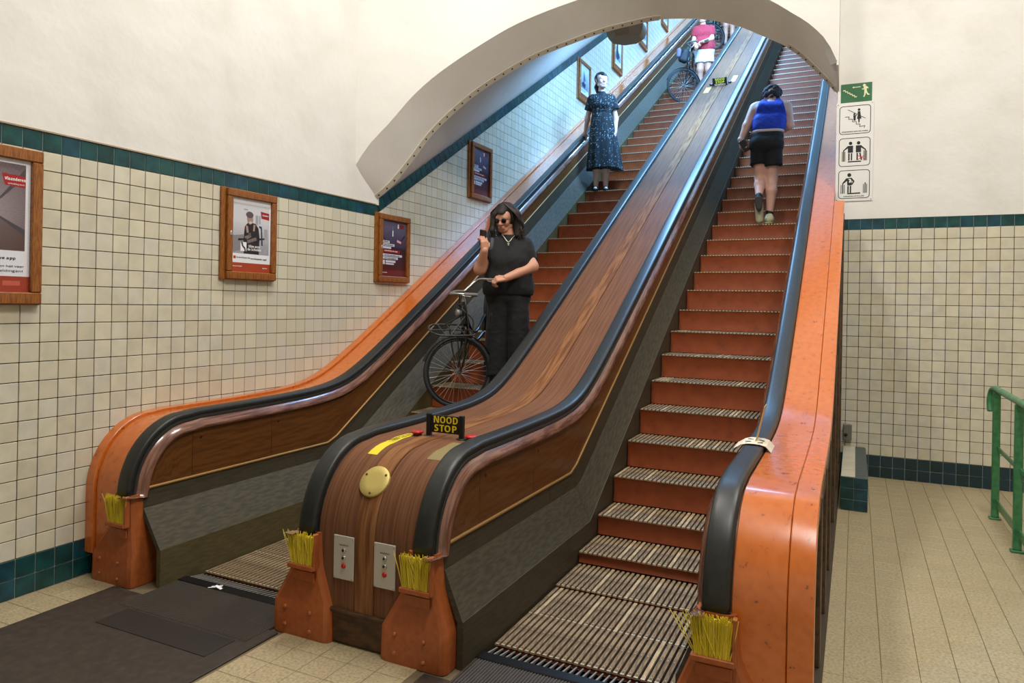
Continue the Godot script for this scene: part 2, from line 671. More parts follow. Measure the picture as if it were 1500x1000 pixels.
func build_tunnel() -> void:
	var w := structure("wall_tunnel_left")
	# grout bed of the inclined wall
	var st := new_st()
	var poly := [Vector2(3.0, 0.0), Vector2(FAR, T * (FAR - 3.0)), Vector2(FAR, spring(FAR)), Vector2(3.0, spring(3.0))]
	var r0 := PackedVector3Array()
	var r1 := PackedVector3Array()
	for p in poly:
		r0.append(Vector3(-0.001, p.y, -p.x))
		r1.append(Vector3(-0.2, p.y, -p.x))
	loft(st, [r0, r1])
	add(st, "grout", M.grout_dark, w)
	# teal tiles that climb along the vault, each square to the slope
	var ts := new_st()
	box(ts, Vector3.ZERO, Vector3(0.096, 0.105, 0.009), 0.0018)
	var tm := mesh_of(ts)
	var dir := Vector3(0, SI, -CO)
	var up := Vector3(0, CO, SI)
	var bed := new_st()
	var start := Vector3(0, 2.445, -2.99) - up * 0.054
	var n := int((FAR - 3.0) / (0.1 * CO))
	for i in range(0, n):
		var c := start + dir * (0.1 * i + 0.045)
		var o := inst(tm, "teal_tile", M["teal%d" % rng.randi_range(0, 3)], w)
		o.transform = Transform3D(Basis(dir, up, Vector3.RIGHT), c + Vector3(0.0015, 0, 0))
	box(bed, start + dir * (0.05 * n) - Vector3(0.005, 0, 0), Vector3(0.1 * n, 0.108, 0.011), 0.0, Basis(dir, up, Vector3.RIGHT))
	add(bed, "light_grout", M.grout_light, w)
	# cream tiles of the same grid, cut along the teal row
	var rest := new_st()
	var cut := spring(0.0) - 0.125
	for k in range(30, int(FAR * 10)):
		for r in range(-150, 14):
			var y1 := 2.3 - 0.1 * r
			var y0 := y1 - 0.1
			var m0 := 0.1 * k
			if y1 < line_y(m0, 0.85, 0.40) - 0.15 or y0 > cut + T * (m0 + 0.1):
				continue
			var q := PackedVector2Array([Vector2(m0 + 0.002, y0 + 0.002), Vector2(m0 + 0.098, y0 + 0.002), Vector2(m0 + 0.098, y1 - 0.002), Vector2(m0 + 0.002, y1 - 0.002)])
			if y1 > cut + T * m0:
				q = clip_below(q, cut, T)
			if q.size() < 3:
				continue
			rest.set_color(CREAMS[rng.randi_range(0, 4)].srgb_to_linear())
			rest.set_smooth_group(-1)
			var out := 0.003 + rng.randf_range(0, 0.0008)
			for i in range(1, q.size() - 1):
				tri(rest, Vector3(out, q[0].y, -q[0].x), Vector3(out, q[i + 1].y, -q[i + 1].x), Vector3(out, q[i].y, -q[i].x))
			for i in q.size():
				var a := q[i]
				var b := q[(i + 1) % q.size()]
				quad(rest, Vector3(out, a.y, -a.x), Vector3(out, b.y, -b.x), Vector3(-0.001, b.y, -b.x), Vector3(-0.001, a.y, -a.x), Vector3(0, -(b.x - a.x), -(b.y - a.y)))
	var o := add(rest, "tiles", M.cream_vertex, w)
	o.set_meta("kind", "stuff")
	# right wall of the tunnel and the end of it
	var wr := structure("wall_tunnel_right")
	st = new_st()
	r0 = PackedVector3Array()
	r1 = PackedVector3Array()
	for p in [Vector2(5.268, 0.0), Vector2(FAR, T * (FAR - 5.1)), Vector2(FAR, spring(FAR) + 0.3), Vector2(5.268, spring(5.27) + 0.25)]:
		r0.append(Vector3(3.66, p.y, -p.x))
		r1.append(Vector3(3.9, p.y, -p.x))
	loft(st, [r0, r1])
	add(st, "plaster", M.plaster, wr)
	var we := structure("wall_tunnel_end")
	backing(we, "plaster", Vector3(-0.2, T * (FAR - 3.0) - 1.0, -FAR), Vector3(3.9, spring(FAR) + 1.4, -FAR - 0.2), M.plaster)
	# slope under the steps
	var fl := structure("floor_tunnel")
	st = new_st()
	r0 = PackedVector3Array()
	r1 = PackedVector3Array()
	for p in [Vector2(0.62, -0.45), Vector2(1.9, -0.45), Vector2(FAR, T * (FAR - 1.9) - 0.45), Vector2(FAR, T * (FAR - 1.9) - 0.65), Vector2(1.9, -0.65), Vector2(0.62, -0.65)]:
		r0.append(Vector3(0.2, p.y, -p.x))
		r1.append(Vector3(3.6, p.y, -p.x))
	loft(st, [r0, r1])
	add(st, "slab", M.dark_gap, fl)


# ------------------------------------------------------------------ arch between hall and tunnel
const INNER := [Vector2(-0.02, 2.43), Vector2(0.009, 2.461), Vector2(0.109, 2.568), Vector2(0.248, 2.781), Vector2(0.372, 2.994), Vector2(0.513, 3.185), Vector2(0.732, 3.425), Vector2(0.975, 3.631), Vector2(1.215, 3.802), Vector2(1.464, 3.934), Vector2(1.694, 4.048), Vector2(1.911, 4.13), Vector2(2.135, 4.2), Vector2(2.418, 4.231), Vector2(2.602, 4.226), Vector2(2.818, 4.187), Vector2(3.05, 4.097), Vector2(3.27, 3.997), Vector2(3.438, 3.85), Vector2(3.592, 3.685), Vector2(3.68, 3.58)]
const OUTER := [Vector2(-0.02, 2.645), Vector2(-0.003, 2.677), Vector2(0.092, 2.861), Vector2(0.256, 3.083), Vector2(0.406, 3.300), Vector2(0.586, 3.500), Vector2(0.863, 3.741), Vector2(1.174, 3.972), Vector2(1.616, 4.203), Vector2(1.895, 4.305), Vector2(2.209, 4.387), Vector2(2.527, 4.421), Vector2(2.822, 4.393), Vector2(3.106, 4.303), Vector2(3.287, 4.200), Vector2(3.421, 4.117), Vector2(3.538, 4.009), Vector2(3.589, 3.938), Vector2(3.628, 3.858), Vector2(3.68, 3.74)]

func curve_at(pts: Array, x: float) -> float:
	for i in pts.size() - 1:
		if x <= pts[i + 1].x or i == pts.size() - 2:
			var a: Vector2 = pts[maxi(i - 1, 0)]
			var b: Vector2 = pts[i]
			var c: Vector2 = pts[i + 1]
			var d: Vector2 = pts[mini(i + 2, pts.size() - 1)]
			var t := (x - b.x) / (c.x - b.x)
			var s1 := (c.y - a.y) / (c.x - a.x) * (c.x - b.x)
			var s2 := (d.y - b.y) / (d.x - b.x) * (c.x - b.x)
			var t2 := t * t
			var t3 := t2 * t
			return b.y * (2 * t3 - 3 * t2 + 1) + s1 * (t3 - 2 * t2 + t) + c.y * (-2 * t3 + 3 * t2) + s2 * (t3 - t2)
	return 0.0


func inner_pt(x: float) -> Vector3:
	return Vector3(x, curve_at(INNER, x), -2.99 - 0.63 * x)


func outer_pt(x: float) -> Vector3:
	return Vector3(x, curve_at(OUTER, x), -2.68 - 0.60 * x)


func build_arch() -> void:
	var w := structure("wall_arch")
	var n := 60
	var face := new_st()
	var soffit := new_st()
	var vault := new_st()
	var ro := []
	var ri := []
	for i in n + 1:
		var x := lerpf(-0.01, 3.665, float(i) / n)
		ro.append(outer_pt(x))
		ri.append(inner_pt(x))
	var rings := []
	for i in n + 1:
		var p: Vector3 = ro[i]
		var back := Vector3(0.51, 0, 0.86) * -0.12
		rings.append(PackedVector3Array([p, Vector3(p.x, HALL_TOP, p.z), Vector3(p.x, HALL_TOP, p.z) + back, p + back + Vector3(0, 0.02, 0)]))
	loft(face, rings)
	add(face, "plaster_face", M.plaster, w)
	rings = []
	for i in n + 1:
		rings.append(PackedVector3Array([ro[i], ri[i], ri[i] + Vector3(0, 0.08, 0), ro[i] + Vector3(0, 0.08, -0.02)]))
	loft(soffit, rings)
	add(soffit, "soffit", M.plaster, w)
	# the return between the arch and the tiled back wall
	var ret := new_st()
	var e := outer_pt(3.665)
	var k := inner_pt(3.665)
	loft(ret, [PackedVector3Array([Vector3(3.655, e.y - 0.02, e.z), Vector3(3.655, HALL_TOP, e.z), Vector3(3.655, HALL_TOP, -5.40), Vector3(3.655, k.y - 0.02, -5.40)]), PackedVector3Array([Vector3(3.672, e.y - 0.02, e.z), Vector3(3.672, HALL_TOP, e.z), Vector3(3.672, HALL_TOP, -5.40), Vector3(3.672, k.y - 0.02, -5.40)])])
	add(ret, "plaster_return", M.plaster, w)
	var c := structure("ceiling_tunnel")
	# the vault: the inner curve carried up the slope
	rings = []
	for i in n + 1:
		var p: Vector3 = ri[i]
		var d: float = FAR + 0.3 + p.z
		var q := p + Vector3(0, T, -1) * d
		rings.append(PackedVector3Array([p, q, q + Vector3(0, 0.12, 0), p + Vector3(0, 0.12, 0)]))
	loft(vault, rings)
	add(vault, "vault", M.plaster, c)
	# riveted metal edging along both ends of the inner curve
	for seg in [[0.005, 2.16], [3.22, 3.64]]:
		var s := new_st()
		var rr := []
		var steps := 40 if seg[1] < 3.0 else 12
		for i in steps + 1:
			var x: float = lerpf(seg[0], seg[1], float(i) / steps)
			var a := inner_pt(x)
			var b := outer_pt(x)
			var t := (inner_pt(x + 0.01) - inner_pt(x - 0.01)).normalized()
			var across := (b - a)
			across = (across - t * across.dot(t)).normalized()
			var dn := across.cross(t).normalized()
			if dn.y > 0:
				dn = -dn
			rr.append(PackedVector3Array([a - across * 0.004, a + across * 0.045, a + across * 0.045 + dn * 0.007, a - across * 0.004 + dn * 0.007]))
		loft(s, rr)
		var strip := add(s, "metal_strip", M.strip, w)
		var rs := new_st()
		lathe(rs, Vector3.ZERO, Vector3.FORWARD, [[0.0, 0.008], [0.003, 0.0075], [0.004, 0.004]], 10)
		var rm := mesh_of(rs)
		var x: float = seg[0] + 0.02
		while x < seg[1] - 0.01:
			var a := inner_pt(x)
			var b := outer_pt(x)
			var t := (inner_pt(x + 0.01) - inner_pt(x - 0.01)).normalized()
			var across := (b - a)
			across = (across - t * across.dot(t)).normalized()
			var dn := across.cross(t).normalized()
			if dn.y > 0:
				dn = -dn
			var o := inst(rm, "rivet", M.black, strip)
			o.transform = Transform3D(Basis(t, dn.cross(t) * -1.0, -dn), a + across * 0.02 + dn * 0.007)
			x += 0.093 / sqrt(1.0 + pow((inner_pt(x + 0.02).y - inner_pt(x).y) / 0.02, 2.0) + 0.4)


func build_back_wall() -> void:
	var w := structure("wall_back")
	var z := -5.26
	backing(w, "grout", Vector3(3.70, 0.2, z - 0.2), Vector3(9.0, 2.3, z - 0.004), M.grout_dark)
	backing(w, "lower_grout", Vector3(3.70, -0.2, z - 0.2), Vector3(9.0, 0.2, z - 0.004), M.grout_light)
	backing(w, "upper_grout", Vector3(3.70, 2.3, z - 0.2), Vector3(9.0, 2.4, z - 0.004), M.grout_light)
	backing(w, "plaster", Vector3(3.66, 2.4, z - 0.2), Vector3(9.0, HALL_TOP, z + 0.006), M.plaster)
	backing(w, "plaster_jamb", Vector3(3.66, 0.0, z - 0.2), Vector3(3.70, 2.4, z + 0.004), M.plaster)
	lay_tiles(w, Vector3(3.775, 2.3, z), Vector3(1, 0, 0), Vector3(0, 0, 1), 0, 24, 0, 14, "slate_teal", 2)
	# narrow cut tiles beside the opening
	var st := new_st()
	box(st, Vector3.ZERO, Vector3(0.070, 0.0963, 0.009), 0.0018)
	var cm := mesh_of(st)
	for r in range(-1, 23):
		var teal := r < 0 or r > 20
		inst(cm, "cut_tile", M[("teal%d" if teal else "cream%d") % rng.randi_range(0, 3)], w, Vector3(3.738, 2.25 - 0.1 * r, z))


func build_hall_shell() -> void:
	var c := structure("ceiling")
	backing(c, "slab", Vector3(-0.2, HALL_TOP, 6.2), Vector3(9.2, HALL_TOP + 0.2, -5.5), M.ceiling)
	var r := structure("wall_right")
	backing(r, "slab", Vector3(9.0, -0.2, 6.2), Vector3(9.2, HALL_TOP, -5.46), M.plaster)
	var f := structure("wall_front")
	backing(f, "slab", Vector3(-0.2, -0.2, 6.0), Vector3(9.2, HALL_TOP, 6.2), M.plaster)


# ------------------------------------------------------------------ floor
func build_floor() -> void:
	var w := structure("floor")
	# bed: everything before the escalators and beside them
	backing(w, "grout", Vector3(-0.1, -0.2, 6.0), Vector3(9.0, -0.004, -0.60), M.floor_grout)
	backing(w, "side_grout", Vector3(3.62, -0.2, -0.60), Vector3(9.0, -0.004, -5.3), M.floor_grout)
	var st := new_st()
	box(st, Vector3(0, -0.006, 0), Vector3(0.1445, 0.012, 0.1445), 0.0015)
	var tm := mesh_of(st)
	var p := 0.147
	var rest := new_st()
	var own := 0
	# tiles from near the newels outwards; those in view are parts
	for i in range(-11, 50):
		for j in range(-35, 42):
			var x := 1.618 + p * (i + 0.5)
			var z := -0.252 + p * (j + 0.5)
			if x < 0.07 or x > 8.95 or z > 5.9 or z < -5.2:
				continue
			if z < -0.42 and x < 3.72:
				continue
			if x > 0.30 and x < 1.46 and z < 1.0:
				continue
			if x > 2.24 and x < 3.40 and z < 1.0:
				continue
			# seen: the strip at the left wall, the patch before the middle newel, the walkway on the right
			var seen := (x < 0.3 and z > -0.5 and z < 0.35) or (x > 1.4 and x < 2.3 and z < 0.35) or (x > 3.6 and x < 5.0 and z < -1.35)
			if seen and own < 300:
				own += 1
				inst(tm, "tile", M["floor%d" % rng.randi_range(0, 3)], w, Vector3(x, 0, z))
			else:
				box(rest, Vector3(x, -0.006, z), Vector3(0.1445, 0.012, 0.1445), 0.0)
	var o := add(rest, "further_tiles", M.floor1, w)
	o.set_meta("kind", "stuff")


# ------------------------------------------------------------------ balustrades
# rail middle, direction towards the steps, outer edge of the steps
const SIDES := {
	"left": [0.325, 1.0, 0.53], "middle_left": [1.59, -1.0, 1.40],
	"middle_right": [2.215, 1.0, 2.377], "right": [3.42, -1.0, 3.27]}

func slab(st: SurfaceTool, ms: Array, top: Callable, bot: Callable, x_top: float, x_bot: float, d: float, thick := 0.03) -> void:
	var rings := []
	for m in ms:
		var yt: float = top.call(m)
		var yb: float = bot.call(m)
		if yb > yt - 0.002:
			yb = yt - 0.002
		rings.append(PackedVector3Array([Vector3(x_top, yt, -m), Vector3(x_bot, yb, -m), Vector3(x_bot - d * thick, yb, -m), Vector3(x_top - d * thick, yt, -m)]))
	loft(st, rings)


func stations(a: float, b: float, corners: Array) -> Array:
	var o := []
	var m := a
	while m < b - 0.001:
		o.append(m)
		m += 0.05 if m < 1.2 else (0.1 if m < 3.6 else 1.0)
	o.append(b)
	for c in corners:
		if c > a and c < b:
			o.append(c)
	o.sort()
	return o


func gold_y(m: float) -> float:
	return line_y(m, 0.51, 0.328)


func second_y(m: float) -> float:
	return line_y(m, 0.405, 0.185)


func third_y(m: float) -> float:
	return line_y(m, 0.20, 0.03)


func foot_y(m: float) -> float:
	return maxf(-0.05, T * (m - 1.75) - 0.30)


func mould_y(m: float) -> float:
	# lower edge of the moulding: rounds off to the front like the deck
	if m < 0.73:
		var q := clampf((0.73 - m) / 0.275, -1.0, 1.0)
		return 0.47 + 0.305 * sqrt(1.0 - q * q)
	return line_y(m, 0.775, 0.447, 0.15)


func side_parts(t: Node3D, side: String) -> void:
	var xr: float = SIDES[side][0]
	var d: float = SIDES[side][1]
	var xs: float = SIDES[side][2]
	# handrail: a rounded rubber band over its guide
	var st := new_st()
	var w := 0.048
	var cs := PackedVector2Array()
	for q in [[-w, -0.02], [-w, 0.012], [-w * 0.97, 0.0195], [-w * 0.90, 0.0245], [-w * 0.78, 0.0275], [-w * 0.45, 0.0292], [w * 0.45, 0.0292], [w * 0.78, 0.0275], [w * 0.90, 0.0245], [w * 0.97, 0.0195], [w, 0.012], [w, -0.02]]:
		cs.append(Vector2(xr + q[0], q[1]))
	sweep(st, deck_path(0.485), cs, false)
	var hr := add(st, "handrail", M.rubber, t)
	# steel guide under the rail
	st = new_st()
	cs = PackedVector2Array([Vector2(xr - w - 0.004, -0.02), Vector2(xr + w + 0.004, -0.02), Vector2(xr + w + 0.004, -0.006), Vector2(xr - w - 0.004, -0.006)])
	sweep(st, deck_path(0.49), cs)
	add(st, "rail_guide", mat("guide", Color(0.30, 0.29, 0.28), 0.35, 0.5), hr)
	# polished wooden moulding
	st = new_st()
	var a := xr + d * 0.030
	var e := xr + d * 0.066
	cs = PackedVector2Array([Vector2(a, -0.082), Vector2(e, -0.082), Vector2(e + d * 0.012, -0.077), Vector2(e + d * 0.0125, -0.066), Vector2(e + d * 0.004, -0.050), Vector2(e - d * 0.014, -0.026), Vector2(e - d * 0.024, -0.018), Vector2(a, -0.017)])
	if d < 0:
		cs.reverse()
	sweep(st, deck_path(0.485), cs, false)
	add(st, "moulding", M.mould_wood, t)
	# wooden panels
	var px := xr + d * 0.062
	var cuts := [0.457, 0.745, 1.37, 2.9, 4.6, 6.4, 8.2, 10.0, 12.0, 14.0, 16.0, 19.0, FAR]
	for i in cuts.size() - 1:
		st = new_st()
		slab(st, stations(cuts[i] + 0.0015, cuts[i + 1] - 0.0015, [1.841, 0.47, 0.455]), mould_y, gold_y, px, px, d)
		var p := add(st, "side_panel", M.panel_wood, t)
		if i >= 1 and i < 3:
			st = new_st()
			for q in [0.06]:
				var m: float = cuts[i] + q
				lathe(st, Vector3(px, mould_y(m) - 0.05, -m), Vector3(d, 0, 0), [[-0.002, 0.009], [0.0015, 0.009], [0.002, 0.0065]], 10)
			add(st, "screw", mat("screw", Color(0.24, 0.13, 0.06), 0.4, 0.3), p)
	# bead along the lower edge of the panels
	st = new_st()
	var pts := PackedVector2Array()
	for m in stations(0.43, FAR, [1.841]):
		pts.append(Vector2(m, gold_y(m)))
	cs = PackedVector2Array([Vector2(px - d * 0.002, -0.008), Vector2(px + d * 0.006, -0.008), Vector2(px + d * 0.011, 0.0), Vector2(px + d * 0.006, 0.008), Vector2(px - d * 0.002, 0.008)])
	if d < 0:
		cs.reverse()
	sweep(st, pts, cs, false)
	add(st, "bead", M.brass_bead, t)
	# skirting boards: upright, sloping, upright
	var knee := [1.841, 1.90, 1.976, 2.031, 2.12]
	for seg in [[0.43, 1.60], [1.60, 6.0], [6.0, 12.0], [12.0, FAR]]:
		st = new_st()
		slab(st, stations(seg[0], seg[1] - 0.002, knee), gold_y, second_y, px + d * 0.001, px + d * 0.004, d)
		add(st, "upper_skirting", M.skirt_dark, t)
	for seg in [[0.43, 2.03], [2.03, 5.2], [5.2, 11.0], [11.0, FAR]]:
		st = new_st()
		slab(st, stations(seg[0], seg[1] - 0.002, knee), second_y, third_y, px + d * 0.006, xs - d * 0.004, d)
		add(st, "sloping_skirting", M.skirt_grey, t)
	st = new_st()
	slab(st, stations(0.43, FAR, knee + [1.664, 2.26]), third_y, foot_y, xs, xs, d)
	add(st, "lower_skirting", M.skirt_olive if side == "left" else M.skirt_dark, t)


func pedestal(t: Node3D, x: float, rail_x: float, d: float, front := 0.345) -> void:
	# painted casting at the foot of the newel, with rivets, and the brush that wipes the handrail
	var st := new_st()
	var rings := []
	for q in [[0.0, 0.165, front, 0.70], [0.02, 0.167, front - 0.002, 0.70], [0.15, 0.165, front, 0.68], [0.165, 0.160, front + 0.006, 0.66], [0.33, 0.085, front + 0.008, 0.56], [0.40, 0.074, front + 0.008, 0.50], [0.485, 0.07, front + 0.010, 0.46]]:
		var cx: float = lerpf(x, rail_x, clampf((q[0] - 0.15) / 0.2, 0.0, 1.0))
		var r := 0.028
		var h: float = q[1]
		var f: float = q[2]
		var b: float = q[3]
		var ring := PackedVector3Array()
		for c in [[-h, b], [-h, f + r], [-h + r * 0.3, f + r * 0.3], [-h + r, f], [h - r, f], [h - r * 0.3, f + r * 0.3], [h, f + r], [h, b]]:
			ring.append(Vector3(cx + c[0], q[0], -c[1]))
		rings.append(ring)
	loft(st, rings, true, true)
	var p := add(st, "pedestal", M.orange_pedestal, t)
	var rs := new_st()
	lathe(rs, Vector3.ZERO, Vector3(0, 0, 1), [[-0.002, 0.011], [0.003, 0.0105], [0.007, 0.0075], [0.0085, 0.002]], 12)
	var rm := mesh_of(rs)
	for q in [[-0.085, 0.125], [0.06, 0.12], [-0.085, 0.045], [0.06, 0.035]]:
		inst(rm, "rivet", M.orange_pedestal, p, Vector3(x + q[0], q[1], -front + 0.001))
	# brush holder
	st = new_st()
	var z := -front
	box(st, Vector3(rail_x - 0.006, 0.332, z + 0.012), Vector3(0.15, 0.022, 0.034), 0.003)
	box(st, Vector3(rail_x + 0.067, 0.405, z + 0.008), Vector3(0.016, 0.165, 0.03), 0.003)
	box(st, Vector3(rail_x - 0.004, 0.285, z + 0.000), Vector3(0.125, 0.045, 0.008), 0.002)
	add(st, "brush_holder", M.orange_pedestal, p)
	# bristles, leaning and fraying as bunches
	for kind in 2:
		st = new_st()
		var count := 120 if kind == 0 else 46
		for i in count:
			var u := rng.randf()
			var x0: float = rail_x - 0.066 + 0.118 * u
			var spread := (u - 0.5) * 0.03 + rng.randf_range(-0.006, 0.006)
			if kind == 1 and rng.randf() < 0.45:
				spread += rng.randf_range(-0.075, 0.03)
			var top := Vector3(x0 + spread, 0.478 + rng.randf_range(-0.012, 0.014), z + 0.010 + rng.randf_range(0.0, 0.022))
			var bot := Vector3(x0, 0.335, z + 0.006 + rng.randf_range(0.0, 0.014))
			var mid := bot.lerp(top, 0.5) + Vector3(rng.randf_range(-0.003, 0.003), 0, rng.randf_range(-0.002, 0.003))
			tube(st, PackedVector3Array([bot, mid, top]), 0.0021, 4, false, 0.0015)
		if kind == 0:
			box(st, Vector3(rail_x - 0.007, 0.405, z + 0.009), Vector3(0.12, 0.135, 0.012), 0.002)
		var o := add(st, "bristles", M.bristle if kind == 0 else M.bristle_pale, p)
		o.set_meta("kind", "stuff")


func deck_board(t: Node3D, called: String, x0: float, x1: float, n0: float, n1: float, m: Material, from_y := 0.14, to_m := FAR, round_left := 0.0) -> MeshInstance3D:
	var st := new_st()
	var c := 0.003
	var cs := PackedVector2Array([Vector2(x0, n0), Vector2(x1, n0), Vector2(x1, n1 - c), Vector2(x1 - c, n1), Vector2(x0 + c, n1), Vector2(x0, n1 - c)])
	sweep(st, deck_path(from_y, 0.855, 0.525, 0.375, to_m), cs)
	return add(st, called, m, t)


func outer_y(m: float) -> float:
	if m < 0.73:
		var q := clampf((0.73 - m) / 0.30, -1.0, 1.0)
		return 0.47 + 0.335 * sqrt(1.0 - q * q)
	return line_y(m, 0.805, 0.475, 0.17)


func build_balustrades() -> void:
	# --- against the left wall
	var t := thing("escalator_balustrade", "orange-decked escalator balustrade running up along the tiled wall with posters", "balustrade")
	side_parts(t, "left")
	deck_board(t, "deck", 0.072, 0.275, -0.05, -0.004, M.orange_paint, 0.05)
	deck_board(t, "deck_trim", 0.004, 0.068, -0.05, 0.012, M.orange_paint, 0.13)
	pedestal(t, 0.245, 0.315, 1.0)
	var st := new_st()
	box(st, Vector3(0.05, 0.065, -0.52), Vector3(0.09, 0.13, 0.25), 0.004)
	add(st, "plinth", M.black, t)
	# --- between the two escalators
	t = thing("escalator_balustrade", "broad wooden balustrade with brass disc and two handrails between the escalators", "balustrade")
	side_parts(t, "middle_left")
	side_parts(t, "middle_right")
	deck_board(t, "deck_board", 1.642, 1.8475, -0.04, -0.004, M.deck_wood, 0.16)
	deck_board(t, "deck_board", 1.9525, 2.163, -0.04, -0.004, M.deck_wood, 0.16)
	deck_board(t, "deck_strip", 1.849, 1.951, -0.04, 0.0, M.deck_strip, 0.16)
	st = new_st()
	box(st, Vector3(1.88, 0.08, -0.40), Vector3(0.62, 0.15, 0.05), 0.008)
	box(st, Vector3(1.88, 0.152, -0.393), Vector3(0.62, 0.022, 0.062), 0.006)
	add(st, "base_board", wood("base_wood", Color(0.10, 0.055, 0.02), Color(0.22, 0.13, 0.05), Color(0.33, 0.21, 0.09), 0.5, 0.0, Vector2(1.4, 3.0), 85), t)
	pedestal(t, 1.565, 1.59, -1.0)
	pedestal(t, 2.175, 2.205, 1.0)
	# brass disc on the bend
	var a := 0.73
	var c := Vector3(1.885, 0.47 + 0.385 * sin(a), -(0.375 + 0.355 * (1.0 - cos(a))))
	var nrm := Vector3(0, sin(a) / 0.385, cos(a) / 0.355).normalized()
	st = new_st()
	lathe(st, c - nrm * 0.012, nrm, [[0.0, 0.075], [0.017, 0.075], [0.019, 0.073], [0.0195, 0.04], [0.0195, 0.001]], 40)
	var disc := add(st, "brass_disc", M.brass, t)
	for q in 3:
		var an := 0.6 + TAU * q / 3.0
		var bx := Vector3.RIGHT
		var by := nrm.cross(bx)
		st = new_st()
		lathe(st, c + nrm * 0.0065 + (bx * cos(an) + by * sin(an)) * 0.060, nrm, [[0.0, 0.0065], [0.0025, 0.006], [0.003, 0.003]], 10)
		add(st, "screw", mat("brass_dark", Color(0.42, 0.33, 0.14), 0.4, 0.7), disc)
	# control plates with key switches and a red button
	for px in [1.79, 2.012]:
		st = new_st()
		box(st, Vector3(px, 0.393, -0.3735), Vector3(0.112, 0.195, 0.006), 0.0015)
		var plate := add(st, "control_plate", mat("plate", Color(0.74, 0.72, 0.68), 0.45, 0.1), t)
		for q in [[-0.049, 0.09], [0.049, 0.09], [-0.049, -0.09], [0.049, -0.09]]:
			st = new_st()
			lathe(st, Vector3(px + q[0], 0.393 + q[1], -0.3705), Vector3.BACK, [[0.0, 0.004], [0.0015, 0.0035], [0.002, 0.001]], 8)
			add(st, "screw", M.steel, plate)
		for q in [0.034, 0.0]:
			st = new_st()
			lathe(st, Vector3(px + 0.002, 0.393 + q, -0.3705), Vector3.BACK, [[0.0, 0.0115], [0.004, 0.011], [0.006, 0.008], [0.0065, 0.001]], 16)
			var key := add(st, "key_switch", mat("chrome", Color(0.75, 0.75, 0.74), 0.25, 0.9), plate)
			st = new_st()
			lathe(st, Vector3(px + 0.002, 0.393 + q, -0.3642), Vector3.BACK, [[0.0, 0.0055], [0.001, 0.0052]], 12)
			add(st, "keyhole", M.black, key)
		st = new_st()
		lathe(st, Vector3(px + 0.002, 0.393 - 0.036, -0.3705), Vector3.BACK, [[0.0, 0.0115], [0.005, 0.011], [0.008, 0.007], [0.009, 0.001]], 16)
		add(st, "stop_button", M.red_button, plate)
		text(plate, "lettering", "NOODSTOP", 0.006, Vector3(px + 0.002, 0.393 + 0.056, -0.3702), Basis.IDENTITY, M.ink, 400, 0.05, 0.0006)
	# --- on the right
	t = thing("escalator_balustrade", "glossy bright orange escalator balustrade beside the beige walkway", "balustrade")
	side_parts(t, "right")
	deck_board(t, "deck", 3.472, 3.652, -0.05, 0.002, M.orange_paint, 0.0)
	deck_board(t, "deck_trim", 3.654, 3.738, -0.05, 0.004, M.orange_paint, 0.0, 5.02)
	pedestal(t, 3.435, 3.425, -1.0, 0.335)
	# the framed outer side
	st = new_st()
	slab(st, stations(0.44, 5.02, []), outer_y, func(_m): return 0.0, 3.722, 3.722, 1.0, 0.04)
	add(st, "outer_side", M.outer_wood, t)
	st = new_st()
	slab(st, stations(0.44, 5.25, []), func(_m): return 0.16, func(_m): return 0.0, 3.745, 3.745, 1.0, 0.03)
	add(st, "plinth", mat("outer_plinth", Color(0.22, 0.17, 0.12), 0.6), t)
	for m in [0.80, 1.35, 1.95, 2.9, 3.9, 4.9]:
		st = new_st()
		var yt: float = line_y(m, 0.81, 0.48, 0.17)
		box(st, Vector3(3.731, (yt + 0.16) * 0.5, -m - 0.045), Vector3(0.022, yt - 0.16, 0.08), 0.004)
		add(st, "stile", M.outer_wood, t)
	st = new_st()
	slab(st, stations(0.70, 5.02, []), outer_y, func(m): return outer_y(m) - 0.07, 3.736, 3.736, 1.0, 0.012)
	add(st, "top_rail", M.outer_wood, t)


# ------------------------------------------------------------------ steps
func nose_point(which: String, s: float) -> Vector2:
	# the nosing s metres along the track, from where the track leaves the level
	var r := 2.25
	var half := atan(T)
	var tl := r * tan(half * 0.5)
	var m0: float = NOSE[which] - tl
	if s <= 0.0:
		return Vector2(m0 + s, 0.0)
	if s < r * half:
		var a := s / r
		return Vector2(m0 + r * sin(a), r * (1.0 - cos(a)))
	var l := s - r * half
	return Vector2(m0 + r * sin(half) + l * CO, r * (1.0 - cos(half)) + l * SI)


func slat_mesh(sw: float, depth: float, wood_m: Material) -> ArrayMesh:
	# one slat of a tread: wood with a metal-capped nose end and two screw heads
	var st := new_st()
	box(st, Vector3(0, -0.006, -depth * 0.5 - 0.001), Vector3(sw * 0.60, 0.012, depth - 0.010), 0.0)
	st.generate_normals()
	var me := st.commit()
	me.surface_set_material(0, wood_m)
	var c := new_st()
	box(c, Vector3(0, -0.0042, -0.001), Vector3(sw * 0.62, 0.0090, 0.010), 0.0)
	for q in [0.03, 0.20]:
		box(c, Vector3(0, 0.0004, -q), Vector3(sw * 0.18, 0.001, 0.006), 0.0)
	c.generate_normals()
	c.commit(me)
	me.surface_set_material(1, M.cap_metal)
	return me


